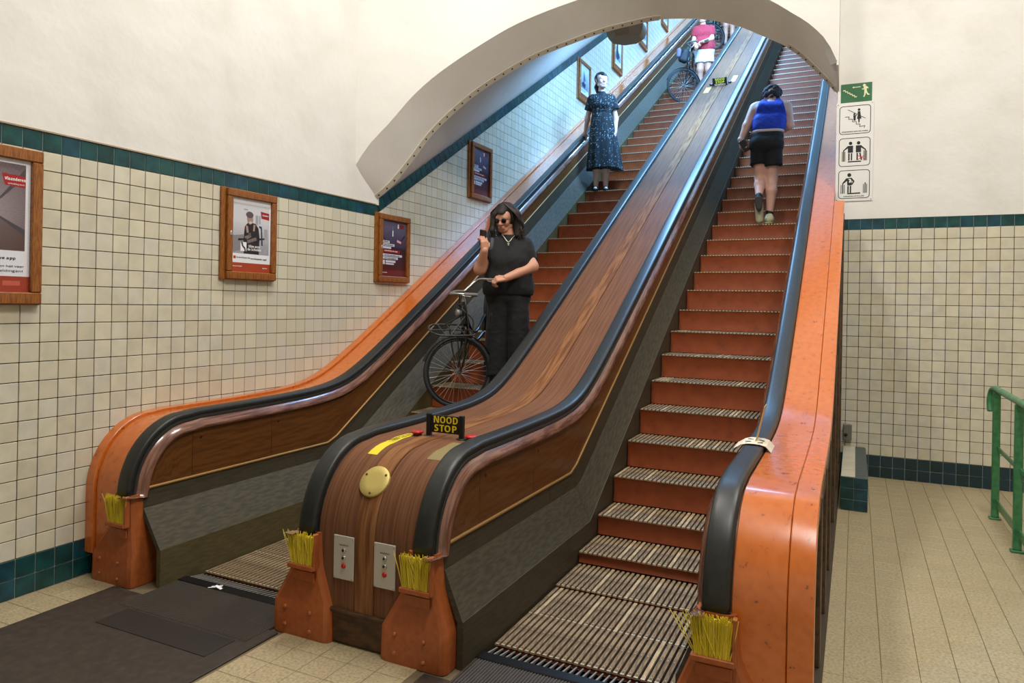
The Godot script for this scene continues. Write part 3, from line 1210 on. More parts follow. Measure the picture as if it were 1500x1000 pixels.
func build_steps() -> void:
	var pitch := 0.3697
	for which in ["left", "right"]:
		var x0: float = SIDES["left"][2] if which == "left" else SIDES["middle_right"][2]
		var x1: float = SIDES["middle_left"][2] if which == "left" else SIDES["right"][2]
		x0 += 0.006
		x1 -= 0.006
		# phase: one nosing lies at this m on the incline
		var want := 5.34 if which == "left" else 4.075
		var s_ref := 0.0
		while nose_point(which, s_ref).x < want:
			s_ref += 0.0005
		var n := 30
		var sw := (x1 - x0) / n
		var shared := {}
		var k := -16
		while true:
			var s := s_ref + k * pitch
			var q := nose_point(which, s)
			k += 1
			if q.x < 0.58:
				continue
			if q.x > FAR - 0.5:
				break
			var own: bool = which == "right" and q.x < 4.2
			var depth := nose_point(which, s + pitch).x - q.x - 0.002
			var high := maxf(q.y - nose_point(which, s - pitch).y, 0.036) - 0.002
			var key := "%d %d" % [roundi(depth * 2000), roundi(high * 2000)]
			if not shared.has(key):
				# slats, bearer and riser of steps alike
				var bs := new_st()
				box(bs, Vector3((x0 + x1) * 0.5, -0.022, -depth * 0.5 - 0.008), Vector3(x1 - x0, 0.018, depth - 0.018), 0.0)
				var rs := new_st()
				var rings := []
				for i in 9:
					var u := i / 8.0
					var y := -0.0095 - (high - 0.010) * u
					var zz := -0.003 - 0.011 * sin(u * PI * 0.9)
					rings.append(PackedVector3Array([Vector3(x0, y, zz), Vector3(x1, y, zz), Vector3(x1, y, zz - 0.004), Vector3(x0, y, zz - 0.004)]))
				loft(rs, rings)
				var d := {"bearer": mesh_of(bs), "riser": mesh_of(rs), "slats": [slat_mesh(sw, depth, M.slat_wood), slat_mesh(sw, depth, M.slat_wood_pale)]}
				var tw := new_st()
				var tc := new_st()
				for i in n:
					var x := x0 + sw * (i + 0.5)
					box(tw, Vector3(x, -0.006, -depth * 0.5 - 0.001), Vector3(sw * 0.60, 0.012, depth - 0.010), 0.0)
					box(tc, Vector3(x, -0.0042, -0.001), Vector3(sw * 0.62, 0.0090, 0.010), 0.0)
				tw.generate_normals()
				var tread := tw.commit()
				tread.surface_set_material(0, M.slat_wood)
				tc.generate_normals()
				tc.commit(tread)
				tread.surface_set_material(1, M.cap_metal)
				d["tread"] = tread
				shared[key] = d
			var kit: Dictionary = shared[key]
			var label := "slatted wooden escalator step with orange riser on the flight the runner climbs"
			if which == "left":
				label = "slatted wooden escalator step with orange riser on the flight carrying the bicycles"
				if absf(q.x - 3.11) < 0.1:
					label = "slatted wooden step that the woman in black trousers stands on"
				elif absf(q.x - 6.933) < 0.1:
					label = "slatted wooden step that the woman in the flowered dress stands on"
				elif absf(q.x - 2.792) < 0.1:
					label = "slatted wooden step under the front wheel of the nearest bicycle"
			elif absf(q.x - 5.986) < 0.1:
				label = "slatted wooden step under the planted foot of the runner"
			elif absf(q.y) < 0.004 and q.x < 0.98:
				label = "level wooden step sliding out of the comb below the runner's flight"
			var t := thing("escalator_step", label, "step", Vector3(0, q.y, -q.x), "steps of the %s escalator" % ("runner's" if which == "right" else "bicycles'"))
			inst(kit.bearer, "bearer", M.dark_gap, t)
			inst(kit.riser, "riser", M.riser_paint, t)
			if own:
				for i in n:
					var pale := 1 if rng.randf() < 0.12 else 0
					inst(kit.slats[pale], "slat", null, t, Vector3(x0 + sw * (i + 0.5), rng.randf_range(-0.0008, 0.0008), 0))
			else:
				var o := inst(kit.tread, "slatted_tread", null, t)
				o.set_meta("kind", "stuff")


func build_landings() -> void:
	for which in ["left", "right"]:
		var x0 := 0.30 if which == "left" else 2.25
		var x1 := 1.455 if which == "left" else 3.40
		var s0 := 0.53 if which == "left" else 2.377
		var s1 := 1.40 if which == "left" else 3.27
		var label := "dark ribbed floor plate before the escalator carrying the bicycles"
		if which == "right":
			label = "dark ribbed floor plate before the escalator the runner climbs"
		var t := thing("landing_plate", label, "floor plate")
		var st := new_st()
		box(st, Vector3((x0 + x1) * 0.5, -0.001, 0.335), Vector3(x1 - x0, 0.012, 1.33), 0.003)
		box(st, Vector3((s0 + s1) * 0.5, -0.001, -0.4495), Vector3(s1 - s0 - 0.004, 0.012, 0.237), 0.0)
		add(st, "plate", M.mat_rubber, t)
		# ribbed strip towards the steps
		var rb := new_st()
		for i in 64:
			var x: float = s0 + 0.004 + (s1 - s0 - 0.008) * (i + 0.5) / 64.0
			box(rb, Vector3(x, 0.0062, -0.37), Vector3(0.0065, 0.003, 0.36), 0.0)
		var ro := add(rb, "ribs", mat("rib_rubber", Color(0.27, 0.24, 0.21), 0.55), t)
		ro.set_meta("kind", "stuff")
		st = new_st()
		box(st, Vector3((s0 + s1) * 0.5 + 0.02, 0.006, -0.09), Vector3(0.72, 0.004, 0.17), 0.001)
		add(st, "hatch", mat("hatch", Color(0.135, 0.10, 0.08), 0.6), t)
		# comb: teeth between the slats
		st = new_st()
		box(st, Vector3((s0 + s1) * 0.5, 0.004, -0.568), Vector3(s1 - s0, 0.018, 0.06), 0.004)
		add(st, "comb_plate", mat("comb", Color(0.085, 0.085, 0.09), 0.35, 0.3), t)
		var sw := (s1 - s0 - 0.012) / 30.0
		var ts := new_st()
		var rings := [PackedVector3Array([Vector3(-sw * 0.15, -0.004, 0), Vector3(sw * 0.15, -0.004, 0), Vector3(sw * 0.15, 0.012, 0), Vector3(-sw * 0.15, 0.012, 0)]), PackedVector3Array([Vector3(-sw * 0.1, -0.006, -0.09), Vector3(sw * 0.1, -0.006, -0.09), Vector3(sw * 0.1, -0.002, -0.09), Vector3(-sw * 0.1, -0.002, -0.09)])]
		loft(ts, rings)
		var tm := mesh_of(ts)
		for i in 29:
			inst(tm, "comb_tooth", M.steel, t, Vector3(s0 + 0.006 + sw * (i + 1), 0.0, -0.595))


# ------------------------------------------------------------------ flat shapes and small things
func flat_poly(parent: Node, called: String, pts: Array, at: Vector3, bas: Basis, m: Material, thick := 0.0012) -> MeshInstance3D:
	var poly := PackedVector2Array(pts)
	var idx := Geometry2D.triangulate_polygon(poly)
	var st := new_st()
	st.set_smooth_group(-1)
	for i in range(0, idx.size(), 3):
		var a := Vector3(poly[idx[i]].x, poly[idx[i]].y, thick)
		var b := Vector3(poly[idx[i + 1]].x, poly[idx[i + 1]].y, thick)
		var c := Vector3(poly[idx[i + 2]].x, poly[idx[i + 2]].y, thick)
		if (c - a).cross(b - a).z < 0:
			tri(st, a, c, b)
		else:
			tri(st, a, b, c)
	for i in poly.size():
		var p := poly[i]
		var q := poly[(i + 1) % poly.size()]
		var out := Vector3(q.y - p.y, p.x - q.x, 0)
		if not Geometry2D.is_polygon_clockwise(poly):
			out = out
		else:
			out = -out
		quad(st, Vector3(p.x, p.y, 0), Vector3(q.x, q.y, 0), Vector3(q.x, q.y, thick), Vector3(p.x, p.y, thick), out)
	var o := add(st, called, m, parent)
	o.transform = Transform3D(bas, at)
	return o


func ellipse_pts(c: Vector2, rx: float, ry: float, n := 16) -> Array:
	var o := []
	for i in n:
		o.append(c + Vector2(cos(TAU * i / n) * rx, sin(TAU * i / n) * ry))
	return o


func bar_pts(a: Vector2, b: Vector2, w: float) -> Array:
	var t := (b - a).normalized().orthogonal() * w * 0.5
	return [a + t, b + t, b - t, a - t]


func round_rect(w: float, h: float, r: float) -> Array:
	var o := []
	for c in [[1, 1, 0.0], [-1, 1, PI * 0.5], [-1, -1, PI], [1, -1, PI * 1.5]]:
		for i in 5:
			var a: float = c[2] + PI * 0.5 * i / 4.0
			o.append(Vector2(c[0] * (w * 0.5 - r) + cos(a) * r, c[1] * (h * 0.5 - r) + sin(a) * r))
	return o


# ------------------------------------------------------------------ poster pictures, painted pixel by pixel
func img_poly(im: Image, pts: Array, c: Color) -> void:
	var poly := PackedVector2Array(pts)
	var lo := poly[0]
	var hi := poly[0]
	for p in poly:
		lo = lo.min(p)
		hi = hi.max(p)
	for y in range(maxi(int(lo.y), 0), mini(int(hi.y) + 1, im.get_height())):
		for x in range(maxi(int(lo.x), 0), mini(int(hi.x) + 1, im.get_width())):
			if Geometry2D.is_point_in_polygon(Vector2(x + 0.5, y + 0.5), poly):
				im.set_pixel(x, y, c)


func img_ellipse(im: Image, c: Vector2, rx: float, ry: float, col: Color) -> void:
	img_poly(im, ellipse_pts(c, rx, ry, 18), col)


func grainy(im: Image, amount: float) -> void:
	var r := RandomNumberGenerator.new()
	r.seed = 5
	for y in im.get_height():
		for x in im.get_width():
			var c := im.get_pixel(x, y)
			var k := 1.0 + r.randf_range(-amount, amount)
			im.set_pixel(x, y, Color(c.r * k, c.g * k, c.b * k))


func picture_tunnel() -> Image:
	# a tiled pedestrian tunnel running to a point, white border, red foot
	var w := 220
	var h := 300
	var im := Image.create(w, h, false, Image.FORMAT_RGB8)
	im.fill(Color(0.86, 0.86, 0.89))
	var vp := Vector2(120, 118)
	for y in range(10, 206):
		for x in range(12, 208):
			var d := Vector2(x, y) - vp
			var a := atan2(d.y, d.x)
			var l := d.length() / 120.0
			var c := Color(0.62, 0.58, 0.60).lerp(Color(0.42, 0.36, 0.38), clampf(l, 0, 1))
			if a > 0.55 and a < 2.6:
				c = Color(0.45, 0.40, 0.40).lerp(Color(0.33, 0.25, 0.24), clampf(l, 0, 1))
			elif a > 0.42 and a < 0.55 or a < -0.75 and a > -0.86:
				c = Color(0.28, 0.26, 0.29)
			elif absf(fposmod(a * 14.0, 1.0) - 0.5) > 0.44 or fposmod(7.0 / maxf(l, 0.05), 1.0) < 0.08:
				c = g(0.88, c)
			im.set_pixel(x, y, c)
	img_poly(im, [Vector2(150, 34), Vector2(208, 36), Vector2(208, 62), Vector2(158, 60)], Color(0.62, 0.12, 0.12))
	for r in 5:
		im.fill_rect(Rect2i(12, 218 + r * 0, 4, 4), Color(0.86, 0.86, 0.89))
	im.fill_rect(Rect2i(0, 264, w, 36), Color(0.60, 0.235, 0.15))
	im.fill_rect(Rect2i(110, 274, 36, 11), Color(0.74, 0.36, 0.30))
	im.fill_rect(Rect2i(156, 274, 42, 11), Color(0.74, 0.36, 0.30))
	grainy(im, 0.03)
	return im


func picture_cyclist() -> Image:
	# grey photograph of someone leaning on a bicycle, looking down at a phone
	var w := 200
	var h := 290
	var im := Image.create(w, h, false, Image.FORMAT_RGB8)
	im.fill(Color(0.90, 0.90, 0.92))
	for y in range(20, 218):
		for x in range(8, 192):
			im.set_pixel(x, y, Color(0.80, 0.80, 0.82).lerp(Color(0.60, 0.60, 0.64), clampf((y - 90) / 110.0, 0, 1)))
	for p in [[120, 60, 14, 40], [138, 60, 8, 34], [166, 112, 18, 42], [166, 172, 16, 40], [60, 40, 20, 6]]:
		im.fill_rect(Rect2i(p[0], p[1], p[2], p[3]), Color(0.62, 0.62, 0.66))
	img_poly(im, [Vector2(8, 150), Vector2(60, 142), Vector2(60, 200), Vector2(8, 214)], Color(0.52, 0.51, 0.54))
	# body
	img_poly(im, [Vector2(66, 110), Vector2(84, 92), Vector2(118, 94), Vector2(136, 112), Vector2(142, 150), Vector2(140, 217), Vector2(62, 217), Vector2(60, 160)], Color(0.16, 0.15, 0.16))
	img_poly(im, [Vector2(70, 104), Vector2(82, 108), Vector2(86, 132), Vector2(76, 134)], Color(0.70, 0.55, 0.48))
	img_poly(im, [Vector2(110, 98), Vector2(120, 100), Vector2(116, 126), Vector2(108, 124)], Color(0.70, 0.55, 0.48))
	img_ellipse(im, Vector2(92, 78), 16, 22, Color(0.62, 0.52, 0.48))
	img_ellipse(im, Vector2(90, 62), 19, 13, Color(0.36, 0.31, 0.30))
	img_ellipse(im, Vector2(95, 92), 8, 5, Color(0.80, 0.74, 0.70))
	# folded arms and phone
	img_poly(im, [Vector2(64, 150), Vector2(96, 138), Vector2(100, 148), Vector2(72, 164)], Color(0.50, 0.44, 0.41))
	img_poly(im, [Vector2(78, 164), Vector2(124, 148), Vector2(128, 160), Vector2(82, 176)], Color(0.48, 0.42, 0.40))
	img_poly(im, [Vector2(84, 136), Vector2(96, 132), Vector2(99, 146), Vector2(88, 150)], Color(0.40, 0.36, 0.35))
	# handlebar and frame
	img_poly(im, [Vector2(34, 160), Vector2(76, 156), Vector2(76, 163), Vector2(34, 168)], Color(0.12, 0.12, 0.13))
	img_poly(im, [Vector2(134, 152), Vector2(168, 148), Vector2(168, 155), Vector2(134, 160)], Color(0.12, 0.12, 0.13))
	img_poly(im, [Vector2(140, 100), Vector2(154, 104), Vector2(160, 180), Vector2(152, 180), Vector2(148, 112), Vector2(139, 108)], Color(0.22, 0.22, 0.24))
	img_poly(im, [Vector2(146, 42), Vector2(192, 46), Vector2(192, 74), Vector2(151, 70)], Color(0.60, 0.13, 0.13))
	# white emblem: a square with a river bend
	im.fill_rect(Rect2i(46, 172, 30, 36), Color(0.93, 0.93, 0.94))
	img_poly(im, [Vector2(48, 172), Vector2(56, 172), Vector2(60, 186), Vector2(70, 194), Vector2(74, 208), Vector2(67, 208), Vector2(64, 198), Vector2(54, 190)], Color(0.22, 0.21, 0.23))
	im.fill_rect(Rect2i(12, 228, 11, 11), Color(0.72, 0.16, 0.14))
	im.fill_rect(Rect2i(0, 254, w, 36), Color(0.64, 0.26, 0.15))
	grainy(im, 0.04)
	return im


func picture_app() -> Image:
	# dusky picture with banners of white lettering
	var w := 150
	var h := 230
	var im := Image.create(w, h, false, Image.FORMAT_RGB8)
	for y in h:
		for x in w:
			var c := Color(0.40, 0.38, 0.46).lerp(Color(0.25, 0.22, 0.30), clampf(y / 110.0, 0, 1))
			if y > 108:
				c = Color(0.22, 0.15, 0.18).lerp(Color(0.33, 0.10, 0.07), clampf((y - 108) / 120.0, 0, 1))
			im.set_pixel(x, y, c)
	img_poly(im, [Vector2(8, 62), Vector2(34, 92), Vector2(30, 94), Vector2(6, 66)], Color(0.14, 0.13, 0.17))
	img_poly(im, [Vector2(140, 52), Vector2(108, 86), Vector2(112, 90), Vector2(142, 58)], Color(0.14, 0.13, 0.17))
	im.fill_rect(Rect2i(64, 40, 6, 24), Color(0.86, 0.86, 0.90))
	im.fill_rect(Rect2i(66, 20, 2, 20), Color(0.55, 0.55, 0.62))
	img_poly(im, [Vector2(88, 70), Vector2(126, 80), Vector2(122, 96), Vector2(86, 88)], Color(0.45, 0.14, 0.14))
	img_poly(im, [Vector2(93, 75), Vector2(120, 82), Vector2(117, 91), Vector2(92, 85)], Color(0.72, 0.70, 0.72))
	im.fill_rect(Rect2i(104, 10, 30, 18), Color(0.46, 0.17, 0.19))
	im.fill_rect(Rect2i(96, 10, 8, 18), Color(0.88, 0.87, 0.88))
	for r in [[8, 84, 40, 10, 0], [8, 96, 70, 10, 0], [8, 108, 50, 9, 0], [8, 120, 104, 12, 1], [8, 138, 118, 10, 0], [8, 150, 92, 10, 0], [8, 164, 14, 18, 0], [26, 164, 60, 9, 0], [26, 175, 50, 7, 0]]:
		im.fill_rect(Rect2i(r[0], r[1], r[2], r[3]), Color(0.62, 0.16, 0.12) if r[4] == 1 else Color(0.80, 0.79, 0.82))
	im.fill_rect(Rect2i(0, 204, w, 26), Color(0.42, 0.13, 0.09))
	grainy(im, 0.05)
	return im


func picture_harbour(k: int) -> Image:
	# an old photograph on a pale sheet: a tall ship or a pier and water, a rust-coloured foot
	var w := 120
	var h := 180
	var im := Image.create(w, h, false, Image.FORMAT_RGB8)
	im.fill(Color(0.80, 0.84, 0.88))
	for y in range(8, 128):
		for x in range(8, 112):
			im.set_pixel(x, y, Color(0.74, 0.80, 0.86).lerp(Color(0.42, 0.50, 0.60), clampf((y - 30) / 100.0, 0, 1)))
	var dark := Color(0.16, 0.21, 0.29)
	if k % 2 == 0:
		img_poly(im, [Vector2(50, 30), Vector2(54, 30), Vector2(58, 92), Vector2(78, 98), Vector2(70, 120), Vector2(30, 118), Vector2(24, 100), Vector2(46, 92)], dark)
		img_poly(im, [Vector2(56, 40), Vector2(82, 78), Vector2(58, 84)], Color(0.36, 0.43, 0.52))
	else:
		img_poly(im, [Vector2(40, 20), Vector2(64, 20), Vector2(64, 60), Vector2(96, 96), Vector2(60, 122), Vector2(30, 110)], dark)
		img_poly(im, [Vector2(70, 30), Vector2(96, 24), Vector2(100, 70), Vector2(76, 72)], Color(0.86, 0.90, 0.93))
	im.fill_rect(Rect2i(14, 134, 70, 4), Color(0.45, 0.5, 0.56))
	im.fill_rect(Rect2i(14, 142, 54, 3), Color(0.52, 0.57, 0.62))
	im.fill_rect(Rect2i(0, 156, w, 24), Color(0.50, 0.25, 0.16))
	grainy(im, 0.05)
	return im


func poster(m0: float, m1: float, y0: float, y1: float, im: Image, label: String, group := "", border := 0.052) -> Node3D:
	var c := Vector3(0.004, (y0 + y1) * 0.5, -(m0 + m1) * 0.5)
	var w := m1 - m0
	var h := y1 - y0
	var t := thing("framed_poster", label, "poster", c, group)
	# back frame against the wall and a hinged front frame, each of four boards with mitred look
	var back := new_st()
	box(back, Vector3(0.0095, 0, 0), Vector3(0.019, h, w), 0.003)
	add(back, "back_frame", M.frame_wood, t)
	var o := 0.018
	var z0 := w * 0.5 - 0.038          # the front frame sits a little to the far side
	var z1 := -w * 0.5 + 0.006
	for q in [[Vector3(0.031, h * 0.5 - border * 0.5 - 0.004, (z0 + z1) * 0.5), Vector3(0.024, border, z0 - z1), "top_board"], [Vector3(0.031, -h * 0.5 + border * 0.5 + 0.004, (z0 + z1) * 0.5), Vector3(0.024, border, z0 - z1), "bottom_board"], [Vector3(0.031, 0, z0 - border * 0.45), Vector3(0.024, h - border * 2 - 0.009, border * 0.9), "side_board"], [Vector3(0.031, 0, z1 + border * 0.45), Vector3(0.024, h - border * 2 - 0.009, border * 0.9), "side_board"]]:
		var st := new_st()
		box(st, q[0], q[1], 0.005)
		add(st, q[2], M.frame_wood, t)
	var st := new_st()
	var ph := h - border * 2 - 0.008
	var pw := z0 - z1 - border * 1.8
	var pc := (z0 + z1) * 0.5
	for q in [[0, 1], [1, 1], [1, 0], [0, 0]]:
		pass
	var a := Vector3(0.0215, ph * 0.5, pc + pw * 0.5)
	var b := Vector3(0.0215, ph * 0.5, pc - pw * 0.5)
	var cc := Vector3(0.0215, -ph * 0.5, pc - pw * 0.5)
	var d := Vector3(0.0215, -ph * 0.5, pc + pw * 0.5)
	st.set_smooth_group(-1)
	for v in [[a, Vector2(0, 0)], [b, Vector2(1, 0)], [cc, Vector2(1, 1)], [a, Vector2(0, 0)], [cc, Vector2(1, 1)], [d, Vector2(0, 1)]]:
		st.set_uv(v[1])
		st.add_vertex(v[0])
	var back_off := Vector3(0.001, 0, 0)
	for e in [[a, b], [b, cc], [cc, d], [d, a]]:
		quad(st, e[0], e[1], e[1] - back_off, e[0] - back_off, (e[0] + e[1]) * 0.5 - Vector3(0, 0, pc))
	var pm := StandardMaterial3D.new()
	pm.albedo_texture = ImageTexture.create_from_image(im)
	pm.roughness = 0.35
	var sheet := add(st, "poster_sheet", pm, t)
	sheet.set_meta("label", "printed poster sheet")
	st = new_st()
	lathe(st, Vector3(0.043, 0, z0 - border * 0.55), Vector3.RIGHT, [[-0.002, 0.011], [0.002, 0.0105], [0.004, 0.006], [0.0045, 0.001]], 12)
	var ks := add(st, "keyhole_plate", M.steel, t)
	ks.scale = Vector3(1, 1.9, 1)
	t.set_meta("sheet", [pc, pw, ph])
	return t


func poster_text(t: Node3D, words: String, u: float, v: float, cap: float, width: float, m: Material, weight := 700) -> void:
	# u, v: middle of the words as shares of the sheet, from its upper corner at the near side
	var s: Array = t.get_meta("sheet")
	var sheet := t.find_child("poster_sheet", false, false)
	var bas := Basis(Vector3(0, 0, -1), Vector3.UP, Vector3.RIGHT)
	text(sheet, "lettering", words, cap, Vector3(0.0222, s[2] * (0.5 - v), s[0] + s[1] * (0.5 - u)), bas, m, weight, width, 0.0008)


func build_fittings() -> void:
	# --- posters
	var p := poster(-0.50, 0.088, 1.495, 2.29, picture_tunnel(), "large framed poster of a tunnel whose frame reaches up to the teal tiles", "", 0.06)
	poster_text(p, "Vlaanderen", 0.83, 0.15, 0.015, 0.10, M.print_white)
	poster_text(p, "verbeelding werkt", 0.84, 0.185, 0.007, 0.08, M.print_white, 400)
	poster_text(p, "Download de nieuwe app", 0.50, 0.745, 0.013, 0.30, M.ink)
	poster_text(p, "Wandelaars, fietsers en het veer", 0.55, 0.805, 0.010, 0.34, M.ink, 400)
	poster_text(p, "weten alles van meldingen!", 0.55, 0.84, 0.010, 0.33, M.ink, 400)
	p = poster(1.255, 1.752, 1.677, 2.297, picture_cyclist(), "framed poster showing a person leaning on a bicycle with a phone")
	poster_text(p, "Vlaanderen", 0.86, 0.195, 0.010, 0.058, M.print_white)
	poster_text(p, "Slim over\nde Schelde", 0.58, 0.665, 0.017, 0.125, M.print_white)
	poster_text(p, "Download de", 0.30, 0.805, 0.011, 0.125, M.ink, 400)
	poster_text(p, "vernieuwde app!", 0.70, 0.812, 0.011, 0.150, M.ink)
	poster_text(p, "Slim over de Schelde", 0.16, 0.925, 0.006, 0.08, M.print_white)
	poster_text(p, "App Store", 0.86, 0.935, 0.006, 0.045, M.print_white)
	p = poster(2.96, 3.482, 1.72, 2.337, picture_app(), "dusky framed poster with white text banners at the foot of the vault")
	poster_text(p, "Slim over de Schelde", 0.14, 0.935, 0.006, 0.07, M.print_white)
	poster_text(p, "Slimme", 0.18, 0.385, 0.010, 0.07, M.ink)
	poster_text(p, "oversteek?", 0.28, 0.44, 0.010, 0.14, M.ink)
	poster_text(p, "Check hier de app", 0.38, 0.545, 0.009, 0.20, M.print_white)
	poster_text(p, "live info over liften, veer", 0.43, 0.625, 0.009, 0.23, M.ink)
	poster_text(p, "en roltrappen", 0.36, 0.677, 0.009, 0.18, M.ink)
	p = poster(4.62, 5.142, 2.70, 3.325, picture_app(), "dusky framed poster with white text banners a little way up the incline")
	poster_text(p, "Slimme", 0.18, 0.385, 0.010, 0.07, M.ink)
	poster_text(p, "oversteek?", 0.28, 0.44, 0.010, 0.14, M.ink)
	poster_text(p, "Check hier de app", 0.38, 0.545, 0.009, 0.20, M.print_white)
	poster_text(p, "live info over liften, veer", 0.43, 0.625, 0.009, 0.23, M.ink)
	poster_text(p, "en roltrappen", 0.36, 0.677, 0.009, 0.18, M.ink)
	var k := 0
	for q in [[7.92, 4.66], [9.58, 5.62], [11.22, 6.58], [12.90, 7.56]]:
		poster(q[0], q[0] + 0.535, q[1], q[1] + 0.62, picture_harbour(k), ["framed harbour photograph behind the woman in the flowered dress", "framed harbour photograph just above the hanging octagonal lamp", "framed harbour photograph second above the hanging octagonal lamp", "framed harbour photograph highest up the tiled incline"][k], "harbour photographs up the incline")
		k += 1
	wall_signs()
	stop_signs()
	ledge_and_railing()
	small_things()


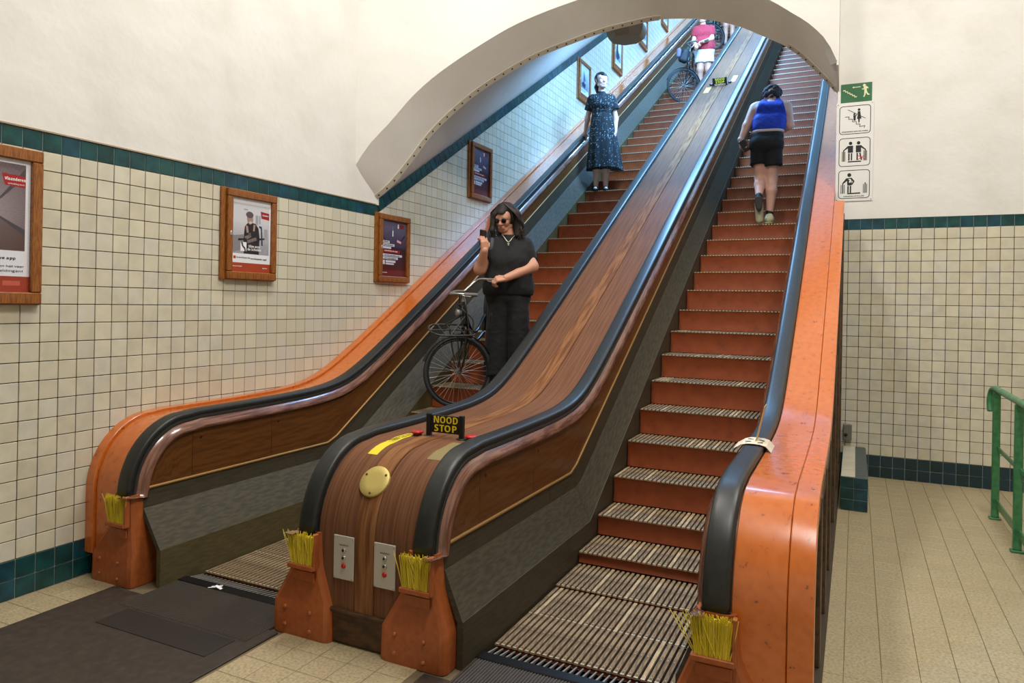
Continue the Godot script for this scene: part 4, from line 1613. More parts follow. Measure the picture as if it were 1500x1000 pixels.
func wall_signs() -> void:
	var z := -5.252
	var bas := Basis.IDENTITY
	# emergency exit
	var t := thing("exit_sign", "green emergency exit sign with running figure, arrow and stairs", "sign", Vector3(3.82, 3.588, z))
	var st := new_st()
	box(st, Vector3(0, 0, 0.002), Vector3(0.264, 0.176, 0.004), 0.001)
	add(st, "panel", M.green_sign, t)
	var f := Vector3(0, 0, 0.004)
	var stair := []
	for i in 6:
		stair.append(Vector2(-0.112 + i * 0.020, 0.030 - i * 0.0135 + 0.004))
		stair.append(Vector2(-0.092 + i * 0.020, 0.030 - i * 0.0135 + 0.004))
	for i in range(5, -1, -1):
		stair.append(Vector2(-0.092 + i * 0.020 - 0.006, 0.030 - i * 0.0135 - 0.006))
		stair.append(Vector2(-0.112 + i * 0.020 - 0.004, 0.030 - i * 0.0135 - 0.006))
	flat_poly(t, "stairs", stair, f, bas, M.sign_cream)
	flat_poly(t, "arrow", [Vector2(-0.036, 0.051), Vector2(-0.022, 0.061), Vector2(-0.022, 0.054), Vector2(0.035, 0.056), Vector2(0.035, 0.049), Vector2(-0.022, 0.047), Vector2(-0.022, 0.041)], f, bas, M.sign_cream)
	flat_poly(t, "head", ellipse_pts(Vector2(0.066, 0.062), 0.013, 0.013), f, bas, M.sign_cream)
	flat_poly(t, "body", [Vector2(0.062, 0.050), Vector2(0.086, 0.053), Vector2(0.102, 0.036), Vector2(0.096, 0.028), Vector2(0.088, 0.037), Vector2(0.086, 0.020), Vector2(0.092, -0.004), Vector2(0.104, -0.022), Vector2(0.112, -0.022), Vector2(0.112, -0.030), Vector2(0.094, -0.031), Vector2(0.081, -0.008), Vector2(0.076, -0.028), Vector2(0.068, -0.047), Vector2(0.058, -0.045), Vector2(0.066, -0.022), Vector2(0.066, 0.010), Vector2(0.066, 0.028), Vector2(0.058, 0.022), Vector2(0.046, 0.026), Vector2(0.048, 0.033), Vector2(0.059, 0.031)], f, bas, M.sign_cream)
	# instruction board with three panels
	t = thing("instruction_sign", "tall white board with three black pictogram panels for escalator users", "sign", Vector3(3.812, 3.034, z))
	st = new_st()
	box(st, Vector3(0, 0, 0.003), Vector3(0.318, 0.93, 0.006), 0.0015)
	add(st, "board", M.white_paint, t)
	for q in [[-0.145, 0.45], [0.145, 0.45], [-0.145, -0.45], [0.145, -0.45]]:
		st = new_st()
		lathe(st, Vector3(q[0], q[1], 0.0055), Vector3.BACK, [[0.0, 0.006], [0.002, 0.005], [0.0025, 0.001]], 10)
		add(st, "screw", M.steel, t)
	var ink: Material = M.ink
	for i in 3:
		var cy := 0.30 - 0.303 * i
		var ring := round_rect(0.268, 0.268, 0.03)
		var inner := round_rect(0.256, 0.256, 0.025)
		var rs := new_st()
		rs.set_smooth_group(-1)
		for j in ring.size():
			var j2 := (j + 1) % ring.size()
			quad(rs, Vector3(ring[j].x, ring[j].y + cy, 0.0066), Vector3(ring[j2].x, ring[j2].y + cy, 0.0066), Vector3(inner[j2].x, inner[j2].y + cy, 0.0066), Vector3(inner[j].x, inner[j].y + cy, 0.0066), Vector3.BACK)
		var fr := add(rs, "panel_outline", ink, t)
		var o := Vector3(0, cy, 0.006)
		if i == 0:
			# woman with child on a moving stair
			var stp := PackedVector2Array()
			for sgm in [[Vector2(-0.085, 0.03), Vector2(-0.05, 0.032)], [Vector2(-0.05, 0.032), Vector2(-0.055, 0.008)], [Vector2(-0.055, 0.008), Vector2(-0.02, 0.008)], [Vector2(-0.02, 0.008), Vector2(-0.022, -0.018)], [Vector2(-0.022, -0.018), Vector2(0.012, -0.018)], [Vector2(0.012, -0.018), Vector2(0.01, -0.044)], [Vector2(0.01, -0.044), Vector2(0.045, -0.044)], [Vector2(0.045, -0.044), Vector2(0.04, -0.068)], [Vector2(0.04, -0.068), Vector2(0.085, -0.062)], [Vector2(0.085, -0.062), Vector2(0.078, -0.085)]]:
				flat_poly(fr, "stair_line", bar_pts(sgm[0], sgm[1], 0.005), o, bas, ink)
			flat_poly(fr, "rail_line", bar_pts(Vector2(-0.06, 0.098), Vector2(0.012, 0.055), 0.005), o, bas, ink)
			flat_poly(fr, "rail_line", bar_pts(Vector2(0.05, 0.03), Vector2(0.088, 0.008), 0.005), o, bas, ink)
			flat_poly(fr, "head", ellipse_pts(Vector2(0.033, 0.092), 0.012, 0.012), o, bas, ink)
			flat_poly(fr, "dress", [Vector2(0.022, 0.077), Vector2(0.044, 0.077), Vector2(0.048, 0.04), Vector2(0.055, 0.006), Vector2(0.016, 0.006), Vector2(0.022, 0.04)], o, bas, ink)
			flat_poly(fr, "legs", [Vector2(0.026, 0.006), Vector2(0.042, 0.006), Vector2(0.038, -0.03), Vector2(0.03, -0.03)], o, bas, ink)
			flat_poly(fr, "child_head", ellipse_pts(Vector2(-0.006, 0.052), 0.009, 0.009), o, bas, ink)
			flat_poly(fr, "child_body", [Vector2(-0.016, 0.042), Vector2(0.004, 0.042), Vector2(0.022, 0.06), Vector2(0.02, 0.05), Vector2(0.006, 0.03), Vector2(0.006, -0.008), Vector2(-0.012, -0.008), Vector2(-0.014, 0.03)], o, bas, ink)
			text(fr, "lettering", "KINDEREN AAN DE HAND", 0.012, Vector3(0, cy - 0.110, 0.0068), bas, ink, 700, 0.222, 0.0008)
		elif i == 1:
			for s in [-1.0, 1.0]:
				flat_poly(fr, "head", ellipse_pts(Vector2(s * 0.034, 0.083), 0.015, 0.016), o, bas, ink)
				flat_poly(fr, "torso", [Vector2(s * 0.012, 0.06), Vector2(s * 0.056, 0.06), Vector2(s * 0.098, 0.018), Vector2(s * 0.093, 0.012), Vector2(s * 0.056, 0.038), Vector2(s * 0.056, -0.005), Vector2(s * 0.012, -0.005)], o, bas, ink)
				flat_poly(fr, "leg", [Vector2(s * 0.018, -0.01), Vector2(s * 0.030, -0.01), Vector2(s * 0.030, -0.078), Vector2(s * 0.018, -0.078)], o, bas, ink)
				flat_poly(fr, "leg", [Vector2(s * 0.040, -0.01), Vector2(s * 0.052, -0.01), Vector2(s * (0.052 if s < 0 else 0.066), -0.078), Vector2(s * (0.040 if s < 0 else 0.054), -0.078)], o, bas, ink)
				for b in [[0.103, 0.008], [0.092, 0.022], [0.081, 0.008]]:
					flat_poly(fr, "balustrade_bar", bar_pts(Vector2(s * b[0], b[1]), Vector2(s * b[0], -0.085), 0.006 if b[0] != 0.092 else 0.009), o, bas, ink)
			flat_poly(fr, "tread", bar_pts(Vector2(-0.055, -0.09), Vector2(0.058, -0.09), 0.011), o, bas, ink)
			flat_poly(fr, "cross", bar_pts(Vector2(0.03, -0.035), Vector2(0.09, -0.07), 0.005), o, bas, M.red_print, 0.002)
			flat_poly(fr, "cross", bar_pts(Vector2(0.03, -0.075), Vector2(0.085, -0.035), 0.005), o, bas, M.red_print, 0.002)
		else:
			flat_poly(fr, "head", ellipse_pts(Vector2(-0.04, 0.088), 0.017, 0.018), o, bas, ink)
			flat_poly(fr, "torso", [Vector2(-0.066, 0.058), Vector2(-0.02, 0.062), Vector2(0.006, 0.028), Vector2(-0.012, -0.004), Vector2(-0.022, 0.002), Vector2(-0.008, 0.026), Vector2(-0.02, 0.036), Vector2(-0.018, -0.01), Vector2(-0.056, -0.01), Vector2(-0.058, 0.034), Vector2(-0.092, 0.006), Vector2(-0.099, 0.014)], o, bas, ink)
			flat_poly(fr, "dog", [Vector2(-0.05, 0.052), Vector2(-0.026, 0.050), Vector2(-0.022, 0.03), Vector2(-0.032, 0.012), Vector2(-0.044, 0.022), Vector2(-0.036, 0.036)], o, bas, M.white_paint, 0.002)
			flat_poly(fr, "leg", bar_pts(Vector2(-0.049, -0.014), Vector2(-0.049, -0.08), 0.012), o, bas, ink)
			flat_poly(fr, "leg", bar_pts(Vector2(-0.028, -0.014), Vector2(-0.028, -0.08), 0.012), o, bas, ink)
			for s in [-1.0, 1.0]:
				for b in [[0.109, -0.002], [0.095, 0.012], [0.081, -0.002]]:
					flat_poly(fr, "balustrade_bar", bar_pts(Vector2(s * b[0], b[1]), Vector2(s * b[0], -0.085), 0.006 if b[0] != 0.095 else 0.009), o, bas, ink)
			flat_poly(fr, "tread", bar_pts(Vector2(-0.055, -0.087), Vector2(0.055, -0.085), 0.011), o, bas, ink)
			text(fr, "lettering", "HONDEN OPTILLEN", 0.012, Vector3(0, cy - 0.113, 0.0068), bas, ink, 700, 0.172, 0.0008)


func deck_frame(x: float, m: float) -> Transform3D:
	# a place on the middle deck: x across, y square to it, z towards the foot
	var y0 := line_y(m - 0.02, 0.855, 0.525, 0.17)
	var y1 := line_y(m + 0.02, 0.855, 0.525, 0.17)
	var t := Vector3(0, y1 - y0, -0.04).normalized()
	var n := Vector3.RIGHT.cross(t)
	return Transform3D(Basis(Vector3.RIGHT, n, -t), Vector3(x, (y0 + y1) * 0.5, -m) - n * 0.004)


func deck_sticker(called: String, label: String, x0: float, x1: float, m0: float, m1: float, m: Material, words: Array = []) -> void:
	var t := thing(called, label, "sticker")
	var st := new_st()
	var path := PackedVector2Array()
	for q in deck_path(0.16):
		if q.x >= m0 and q.x <= m1:
			path.append(q)
	var d := deck_path(0.16)
	for i in d.size() - 1:
		if d[i].x < m0 and d[i + 1].x > m0:
			path.insert(0, d[i].lerp(d[i + 1], (m0 - d[i].x) / (d[i + 1].x - d[i].x)))
		if d[i].x < m1 and d[i + 1].x > m1:
			path.append(d[i].lerp(d[i + 1], (m1 - d[i].x) / (d[i + 1].x - d[i].x)))
	sweep(st, path, PackedVector2Array([Vector2(x0, -0.0045), Vector2(x1, -0.0045), Vector2(x1, -0.0028), Vector2(x0, -0.0028)]))
	var o := add(st, "strip", m, t)
	var k := 0
	for w in words:
		var f := deck_frame((x0 + x1) * 0.5 + (k - 0.5) * 0.020, (m0 + m1) * 0.5 + 0.07)
		text(o, "lettering", w, 0.010, f.origin + f.basis.y * 0.0016, Basis(-f.basis.z, -f.basis.x, f.basis.y), M.ink, 700, (m1 - m0) * 0.55, 0.0006)
		k += 1


func stop_sign(at: Transform3D, label: String) -> void:
	var t := thing("stop_sign", label, "sign")
	t.transform = at
	var st := new_st()
	box(st, Vector3(0, 0.068, 0), Vector3(0.185, 0.090, 0.010), 0.002)
	var panel := add(st, "panel", M.black, t)
	text(panel, "lettering", "NOOD", 0.034, Vector3(0.004, 0.090, 0.0052), Basis.IDENTITY, M.yellow, 800, 0.140, 0.0015)
	text(panel, "lettering", "STOP", 0.034, Vector3(0.004, 0.047, 0.0052), Basis.IDENTITY, M.yellow, 800, 0.130, 0.0015)
	for s in [-1.0, 1.0]:
		st = new_st()
		box(st, Vector3(s * 0.096, 0.0615, 0), Vector3(0.024, 0.117, 0.024), 0.003)
		add(st, "post", M.black, t)
		st = new_st()
		lathe(st, Vector3(s * 0.096, 0.0, 0), Vector3.UP, [[0.0, 0.028], [0.004, 0.028], [0.007, 0.018]], 18)
		add(st, "foot", mat("sign_foot", Color(0.16, 0.13, 0.11), 0.4, 0.5), t)


func stop_button(at: Transform3D, label: String, m: Material) -> void:
	var t := thing("stop_button", label, "button")
	t.transform = at
	var st := new_st()
	lathe(st, Vector3.ZERO, Vector3.UP, [[0.0, 0.022], [0.012, 0.022], [0.014, 0.020]], 18)
	add(st, "collar", mat("collar", Color(0.30, 0.04, 0.04), 0.5), t)
	st = new_st()
	lathe(st, Vector3(0, 0.013, 0), Vector3.UP, [[0.0, 0.026], [0.003, 0.030], [0.008, 0.030], [0.013, 0.024], [0.015, 0.012], [0.0155, 0.001]], 22)
	add(st, "mushroom_head", m, t)


func stop_signs() -> void:
	stop_sign(deck_frame(1.978, 0.925), "black and yellow emergency stop sign on the level end of the wooden deck")
	stop_button(deck_frame(1.825, 0.905), "red mushroom button on the wooden deck beside the left post of the stop sign", M.red_button)
	stop_button(deck_frame(2.127, 0.925), "red mushroom button on the wooden deck close to the black handrail", M.red_button)
	deck_sticker("yellow_sticker", "yellow warning strip with small print curving over the deck by the brass disc", 1.752, 1.806, 0.585, 0.93, M.sticker, ["NOODSTOP ROLTRAP", "ARRET URGENCE"])
	deck_sticker("yellow_sticker", "narrow yellow strip along the black handrail behind the red button", 2.108, 2.150, 0.98, 1.34, M.sticker)
	deck_sticker("faded_sticker", "faded tan patch worn into the deck in front of the stop sign", 2.075, 2.160, 0.60, 0.84, M.faded_sticker)
	var up := deck_frame(1.895, 9.18)
	stop_sign(up, "black and yellow emergency stop sign high up on the sloping wooden deck")
	stop_button(deck_frame(1.755, 9.22), "dark button left of the stop sign high up on the sloping deck", mat("dark_button", Color(0.08, 0.05, 0.05), 0.4))
	stop_button(deck_frame(2.03, 9.25), "dark button right of the stop sign high up on the sloping deck", M.dark_button)
	deck_sticker("yellow_sticker", "pale yellow strip by the left button high up on the sloping deck", 1.70, 1.775, 8.86, 9.12, M.sticker)
	deck_sticker("yellow_sticker", "pale yellow strip by the right button high up on the sloping deck", 2.03, 2.10, 9.30, 9.62, M.sticker)


func ledge_and_railing() -> void:
	# low tiled ledge along the foot of the balustrade
	var t := thing("tiled_ledge", "low ledge of cream and dark teal tiles in the corner by the walkway", "ledge", Vector3(3.855, 0, -4.58))
	var st := new_st()
	box(st, Vector3(0, 0.13, 0), Vector3(0.184, 0.258, 1.345), 0.0)
	add(st, "core", M.grout_light, t)
	var ts := new_st()
	box(ts, Vector3.ZERO, Vector3(0.098, 0.008, 0.094), 0.002)
	var tm := mesh_of(ts)
	var tb := new_st()
	box(tb, Vector3.ZERO, Vector3(0.080, 0.008, 0.094), 0.002)
	var tbm := mesh_of(tb)
	for i in 14:
		inst(tm, "tile", M["cream%d" % rng.randi_range(0, 4)], t, Vector3(-0.042, 0.262, 0.625 - i * 0.096))
		inst(tbm, "edge_tile", mat("slate_tile", Color(0.20, 0.27, 0.29), 0.35), t, Vector3(0.051, 0.262, 0.625 - i * 0.096))
		for r in 3:
			var o := inst(tm, "teal_tile", M["teal%d" % rng.randi_range(0, 3)], t, Vector3(0.0935, 0.045 + r * 0.086, 0.625 - i * 0.096))
			o.transform = Transform3D(Basis(Vector3.UP * 0.86, Vector3.RIGHT, Vector3.FORWARD), o.position)
	for r in 3:
		for c in 2:
			var o := inst(tm, "teal_tile", M["teal%d" % ([1, 2][c])], t, Vector3(-0.046 + c * 0.093, 0.045 + r * 0.086, 0.6745))
			o.transform = Transform3D(Basis(Vector3.RIGHT * 0.93, Vector3.BACK, Vector3.UP * -0.86), o.position)
	# small grey box on the wall above the ledge
	t = thing("junction_box", "small grey metal box on the tiled wall above the low ledge", "box", Vector3(3.795, 0.40, -5.245))
	st = new_st()
	box(st, Vector3(0, 0, 0.02), Vector3(0.075, 0.15, 0.045), 0.006)
	add(st, "body", mat("grey_box", Color(0.46, 0.44, 0.41), 0.5, 0.2), t)
	st = new_st()
	lathe(st, Vector3(-0.012, -0.022, 0.042), Vector3.BACK, [[0.0, 0.016], [0.01, 0.015], [0.012, 0.008]], 12)
	add(st, "lock", mat("lock", Color(0.20, 0.17, 0.15), 0.5, 0.4), t)
	# green tubular railing
	for j in 2:
		var x := 4.81 + j * 0.20
		var zf := -4.20 + j * 0.45
		var lab := "green painted tubular railing with flat posts beside the beige walkway"
		if j == 1:
			lab = "second green railing standing parallel just behind the first one"
		t = thing("green_railing", lab, "railing", Vector3(x, 0, 0))
		st = new_st()
		var pts := [Vector3(-0.03, 0.80, zf - 0.06), Vector3(-0.03, 0.88, zf - 0.085), Vector3(-0.02, 0.955, zf - 0.07), Vector3(-0.005, 0.975, zf), Vector3(0, 0.972, zf + 0.1), Vector3(0, 0.97, zf + 0.6), Vector3(0, 0.97, -1.2)]
		tube(st, smooth_points(pts, 5), 0.023, 12)
		add(st, "handrail", M.green_paint, t)
		for i in 4:
			var z := zf + 0.815 * i
			st = new_st()
			box(st, Vector3(0, 0.485, z), Vector3(0.05, 0.94, 0.03), 0.005)
			var po := add(st, "post", M.green_paint, t)
			st = new_st()
			box(st, Vector3(0, 0.008, z), Vector3(0.075, 0.016, 0.06), 0.004)
			add(st, "foot_plate", M.green_paint, po)
		for yy in [0.53, 0.12]:
			st = new_st()
			box(st, Vector3(0.012, yy, (zf - 1.2) * 0.5), Vector3(0.014, 0.035 if yy > 0.3 else 0.06, -1.2 - zf), 0.004)
			add(st, "cross_rail", M.green_paint, t)


func rail_frame(x: float, m: float) -> Transform3D:
	var y0 := line_y(m - 0.02, 0.855, 0.525, 0.17)
	var y1 := line_y(m + 0.02, 0.855, 0.525, 0.17)
	var t := Vector3(0, y1 - y0, -0.04).normalized()
	var n := Vector3.RIGHT.cross(t)
	return Transform3D(Basis(Vector3.RIGHT, n, -t), Vector3(x, (y0 + y1) * 0.5, -m) + n * 0.030)


func small_things() -> void:
	# folded card strapped over the right handrail
	var t := thing("paper_tag", "white folded card with black marks strapped over the right handrail", "tag")
	t.transform = rail_frame(3.42, 1.42)
	var card := mat("card", Color(0.84, 0.80, 0.72), 0.7)
	var st := new_st()
	var rings := []
	for z in [-0.085, 0.0, 0.085]:
		var o := PackedVector3Array()
		var inn := PackedVector3Array()
		for q in [[-0.092, -0.026], [-0.056, -0.003], [-0.030, 0.004], [0.0, 0.0055], [0.030, 0.004], [0.056, -0.003], [0.080, -0.030]]:
			o.append(Vector3(q[0], q[1] + 0.0015, z))
			inn.append(Vector3(q[0] * 0.97, q[1] - 0.0006, z))
		inn.reverse()
		o.append_array(inn)
		rings.append(o)
	loft(st, rings, true, false)
	var band := add(st, "band", card, t)
	for q in [[-0.030, 0.035, 0.4], [-0.026, -0.03, -0.3], [0.026, 0.045, 0.6], [0.028, -0.015, -0.5]]:
		st = new_st()
		box(st, Vector3(q[0], 0.0072, q[1]), Vector3(0.026, 0.0014, 0.010), 0.0, Basis(Vector3.UP, q[2]))
		add(st, "print", M.ink, band)
	st = new_st()
	var leaf := Basis(Vector3.FORWARD, 0.22)
	box(st, leaf * Vector3(0, 0.092, -0.03), Vector3(0.0016, 0.175, 0.10), 0.0, leaf)
	add(st, "upright_leaf", mat("leaf_card", Color(0.80, 0.74, 0.52), 0.7), t)
	# scrap of paper by the comb
	t = thing("paper_scrap", "small crumpled white paper scrap lying by the comb of the left escalator", "litter", Vector3(0.80, 0.011, -0.555))
	st = new_st()
	box(st, Vector3(0, 0.004, 0), Vector3(0.075, 0.002, 0.022), 0.0, Basis(Vector3.UP, 0.35) * Basis(Vector3.BACK, 0.12))
	box(st, Vector3(0.03, 0.008, 0.006), Vector3(0.04, 0.002, 0.018), 0.0, Basis(Vector3.UP, 0.1) * Basis(Vector3.BACK, -0.35))
	add(st, "paper", M.print_white, t)
	# octagonal lamp hanging under the vault, with its lamp facing up the tunnel
	t = thing("hanging_lamp", "beige octagonal lamp pan hanging under the tunnel vault", "lamp", Vector3(1.50, 4.50, -5.5))
	st = new_st()
	rings = []
	for q in [[0.0, 0.17], [0.008, 0.185], [0.06, 0.21], [0.13, 0.215], [0.16, 0.20]]:
		var r := PackedVector3Array()
		for i in 8:
			var a := TAU * (i + 0.5) / 8.0
			r.append(Vector3(cos(a) * q[1] * 1.05, q[0], sin(a) * q[1]))
		rings.append(r)
	loft(st, rings, true, true)
	add(st, "pan", mat("lamp_pan", Color(0.60, 0.54, 0.44), 0.5), t)
	st = new_st()
	rod(st, Vector3(0, 0.16, 0), Vector3(0, 0.42, 0), 0.02, 10)
	add(st, "stem", M.lamp_pan, t)


# ------------------------------------------------------------------ bodies: smooth fields of tapered capsules, meshed as surface nets
# a capsule: [a, b, radius at a, radius at b, cuts: [[point, normal], ...], squash: [axis, factor]]
func cap(a: Vector3, b: Vector3, ra: float, rb := -1.0, cuts: Array = [], squash: Array = []) -> Array:
	return [a, b, ra, ra if rb < 0 else rb, cuts, squash]


func limb(points: Array, radii: Array) -> Array:
	var o := []
	for i in points.size() - 1:
		o.append(cap(points[i], points[i + 1], radii[i], radii[i + 1]))
	return o


func net(acc: Dictionary, prims: Array, cell: float, k: float) -> void:
	if not acc.has("v"):
		acc.v = PackedVector3Array()
		acc.i = PackedInt32Array()
	var lo := Vector3.ONE * 1e9
	var hi := -lo
	for p in prims:
		var r: float = maxf(p[2], p[3])
		lo = lo.min((p[0] as Vector3).min(p[1]) - Vector3.ONE * r)
		hi = hi.max((p[0] as Vector3).max(p[1]) + Vector3.ONE * r)
	lo -= Vector3.ONE * cell * 2.5
	hi += Vector3.ONE * cell * 2.5
	var nx := int((hi.x - lo.x) / cell) + 2
	var ny := int((hi.y - lo.y) / cell) + 2
	var nz := int((hi.z - lo.z) / cell) + 2
	var sx := 1
	var sy := nx
	var sz := nx * ny
	var grid := PackedFloat32Array()
	grid.resize(nx * ny * nz)
	grid.fill(1.0)
	for p in prims:
		var a: Vector3 = p[0]
		var ba: Vector3 = p[1] - p[0]
		var ra: float = p[2]
		var rd: float = p[3] - p[2]
		var cuts: Array = p[4]
		var sq: Array = p[5]
		var ax := Vector3.ZERO
		var fac := 0.0
		if sq.size():
			ax = sq[0]
			fac = 1.0 / float(sq[1]) - 1.0
			ba += ax * (ba.dot(ax) * fac)
		var inv := 1.0 / maxf(ba.length_squared(), 1e-9)
		var reach := maxf(p[2], p[3]) + k + cell * 2.0
		var l: Vector3 = (((p[0] as Vector3).min(p[1]) - Vector3.ONE * reach) - lo) / cell
		var h: Vector3 = (((p[0] as Vector3).max(p[1]) + Vector3.ONE * reach) - lo) / cell
		for iz in range(maxi(int(l.z), 0), mini(int(h.z) + 1, nz)):
			for iy in range(maxi(int(l.y), 0), mini(int(h.y) + 1, ny)):
				var at := iz * sz + iy * sy
				for ix in range(maxi(int(l.x), 0), mini(int(h.x) + 1, nx)):
					var q := lo + Vector3(ix, iy, iz) * cell
					var pa := q - a
					if fac != 0.0:
						pa += ax * (pa.dot(ax) * fac)
					var t := clampf(pa.dot(ba) * inv, 0.0, 1.0)
					var d := (pa - ba * t).length() - (ra + rd * t)
					for c in cuts:
						d = maxf(d, (q - c[0]).dot(c[1]))
					var g0 := grid[at + ix]
					var e := k - absf(g0 - d)
					if e > 0.0:
						grid[at + ix] = minf(g0, d) - e * e / k * 0.25
					elif d < g0:
						grid[at + ix] = d
	# one vertex in each crossed cell
	var index := PackedInt32Array()
	index.resize(nx * ny * nz)
	index.fill(-1)
	var base: int = acc.v.size()
	var verts := PackedVector3Array()
	var lim := cell * 1.9
	for iz in nz - 1:
		for iy in ny - 1:
			var row := iz * sz + iy * sy
			for ix in nx - 1:
				var o := row + ix
				var v0 := grid[o]
				if v0 > lim or v0 < -lim:
					continue
				var v := [v0, grid[o + 1], grid[o + sy], grid[o + sy + 1], grid[o + sz], grid[o + sz + 1], grid[o + sz + sy], grid[o + sz + sy + 1]]
				var neg := 0
				for w in v:
					if w < 0.0:
						neg += 1
				if neg == 0 or neg == 8:
					continue
				var sum := Vector3.ZERO
				var cnt := 0
				for e in [[0, 1, 0], [2, 3, 0], [4, 5, 0], [6, 7, 0], [0, 2, 1], [1, 3, 1], [4, 6, 1], [5, 7, 1], [0, 4, 2], [1, 5, 2], [2, 6, 2], [3, 7, 2]]:
					var va: float = v[e[0]]
					var vb: float = v[e[1]]
					if (va < 0.0) != (vb < 0.0):
						var c: int = e[0]
						var pt := Vector3(c & 1, (c >> 1) & 1, c >> 2)
						pt[e[2]] += va / (va - vb)
						sum += pt
						cnt += 1
				index[o] = base + verts.size()
				verts.append(lo + (Vector3(ix, iy, iz) + sum / cnt) * cell)
	acc.v.append_array(verts)
	var tris := PackedInt32Array()
	for iz in range(1, nz - 1):
		for iy in range(1, ny - 1):
			var row := iz * sz + iy * sy
			for ix in range(1, nx - 1):
				var o := row + ix
				if index[o] < 0:
					continue
				var neg := grid[o] < 0.0
				for axis in 3:
					var s: int = [sx, sy, sz][axis]
					if (grid[o + s] < 0.0) == neg:
						continue
					var s1: int = [sy, sz, sx][axis]
					var s2: int = [sz, sx, sy][axis]
					var a := index[o - s1 - s2]
					var b := index[o - s2]
					var c := index[o]
					var d := index[o - s1]
					if a < 0 or b < 0 or c < 0 or d < 0:
						continue
					if neg:
						tris.append_array(PackedInt32Array([a, c, b, a, d, c]))
					else:
						tris.append_array(PackedInt32Array([a, b, c, a, c, d]))
	acc.i.append_array(tris)


func net_mesh(acc: Dictionary) -> ArrayMesh:
	var n := PackedVector3Array()
	n.resize(acc.v.size())
	var v: PackedVector3Array = acc.v
	var ix: PackedInt32Array = acc.i
	for i in range(0, ix.size(), 3):
		var f := (v[ix[i + 2]] - v[ix[i]]).cross(v[ix[i + 1]] - v[ix[i]])
		n[ix[i]] += f
		n[ix[i + 1]] += f
		n[ix[i + 2]] += f
	for i in n.size():
		n[i] = n[i].normalized()
	var arr := []
	arr.resize(Mesh.ARRAY_MAX)
	arr[Mesh.ARRAY_VERTEX] = v
	arr[Mesh.ARRAY_NORMAL] = n
	arr[Mesh.ARRAY_INDEX] = ix
	var me := ArrayMesh.new()
	me.add_surface_from_arrays(Mesh.PRIMITIVE_TRIANGLES, arr)
	return me


func soft(prims: Array, cell: float, k: float, called: String, m: Material, parent: Node) -> MeshInstance3D:
	var acc := {}
	net(acc, prims, cell, k)
	return inst(net_mesh(acc), called, m, parent)


func head_prims(c: Vector3, b: Basis, s := 1.0) -> Array:
	# b.z: where the face looks, b.y: up; c: middle of the head
	var o := []
	var P := func(x: float, y: float, z: float) -> Vector3: return c + b * (Vector3(x, y, z) * s)
	o.append(cap(P.call(0, 0.035, -0.020), P.call(0, 0.025, 0.012), 0.083 * s, 0.074 * s))
	o.append(cap(P.call(0, -0.02, 0.018), P.call(0, -0.055, 0.028), 0.064 * s, 0.050 * s))
	o.append(cap(P.call(-0.018, -0.083, 0.052), P.call(0.018, -0.083, 0.052), 0.026 * s))     # chin
	o.append(cap(P.call(-0.045, -0.058, 0.012), P.call(-0.02, -0.080, 0.045), 0.026 * s))     # jaw
	o.append(cap(P.call(0.045, -0.058, 0.012), P.call(0.02, -0.080, 0.045), 0.026 * s))
	o.append(cap(P.call(-0.036, 0.022, 0.066), P.call(0.036, 0.022, 0.066), 0.016 * s))       # brow
	o.append(cap(P.call(0, 0.012, 0.080), P.call(0, -0.026, 0.100), 0.009 * s, 0.013 * s))    # nose
	o.append(cap(P.call(-0.011, -0.029, 0.090), P.call(0.011, -0.029, 0.090), 0.010 * s))
	o.append(cap(P.call(-0.018, -0.054, 0.080), P.call(0.018, -0.054, 0.080), 0.009 * s))     # lips
	o.append(cap(P.call(-0.014, -0.064, 0.079), P.call(0.014, -0.064, 0.079), 0.010 * s))
	o.append(cap(P.call(-0.040, -0.020, 0.058), P.call(-0.036, -0.030, 0.058), 0.022 * s))    # cheeks
	o.append(cap(P.call(0.040, -0.020, 0.058), P.call(0.036, -0.030, 0.058), 0.022 * s))
	for q in [-1.0, 1.0]:                                                                      # ears
		o.append(cap(P.call(q * 0.080, 0.018, -0.006), P.call(q * 0.076, -0.022, 0.002), 0.015 * s, 0.010 * s))
	return o


func eyes(parent: Node, c: Vector3, b: Basis, s := 1.0) -> void:
	for q in [-1.0, 1.0]:
		var st := new_st()
		var at := c + b * (Vector3(q * 0.031, 0.004, 0.070) * s)
		lathe(st, at, b.z, [[-0.004 * s, 0.012 * s], [0.004 * s, 0.0115 * s], [0.0085 * s, 0.007 * s], [0.010 * s, 0.001]], 12)
		var e := add(st, "eye", mat("eye_white", Color(0.80, 0.78, 0.76), 0.3), parent)
		st = new_st()
		lathe(st, at + b.z * 0.0085 * s, b.z, [[0.0, 0.006 * s], [0.002 * s, 0.005 * s], [0.0025 * s, 0.001]], 10)
		add(st, "iris", mat("iris", Color(0.10, 0.07, 0.05), 0.2), e)
		st = new_st()
		var br := smooth_points([c + b * (Vector3(q * 0.014, 0.024, 0.084) * s), c + b * (Vector3(q * 0.032, 0.030, 0.079) * s), c + b * (Vector3(q * 0.050, 0.023, 0.066) * s)], 4)
		tube(st, br, 0.0032 * s, 5)
		add(st, "eyebrow", mat("brow_hair", Color(0.10, 0.06, 0.04), 0.8), parent)
	var st := new_st()
	tube(st, smooth_points([c + b * (Vector3(-0.020, -0.0585, 0.083) * s), c + b * (Vector3(0, -0.0575, 0.0895) * s), c + b * (Vector3(0.020, -0.0585, 0.083) * s)], 4), 0.0042 * s, 6)
	add(st, "lips", mat("lips", Color(0.50, 0.22, 0.20), 0.5), parent)


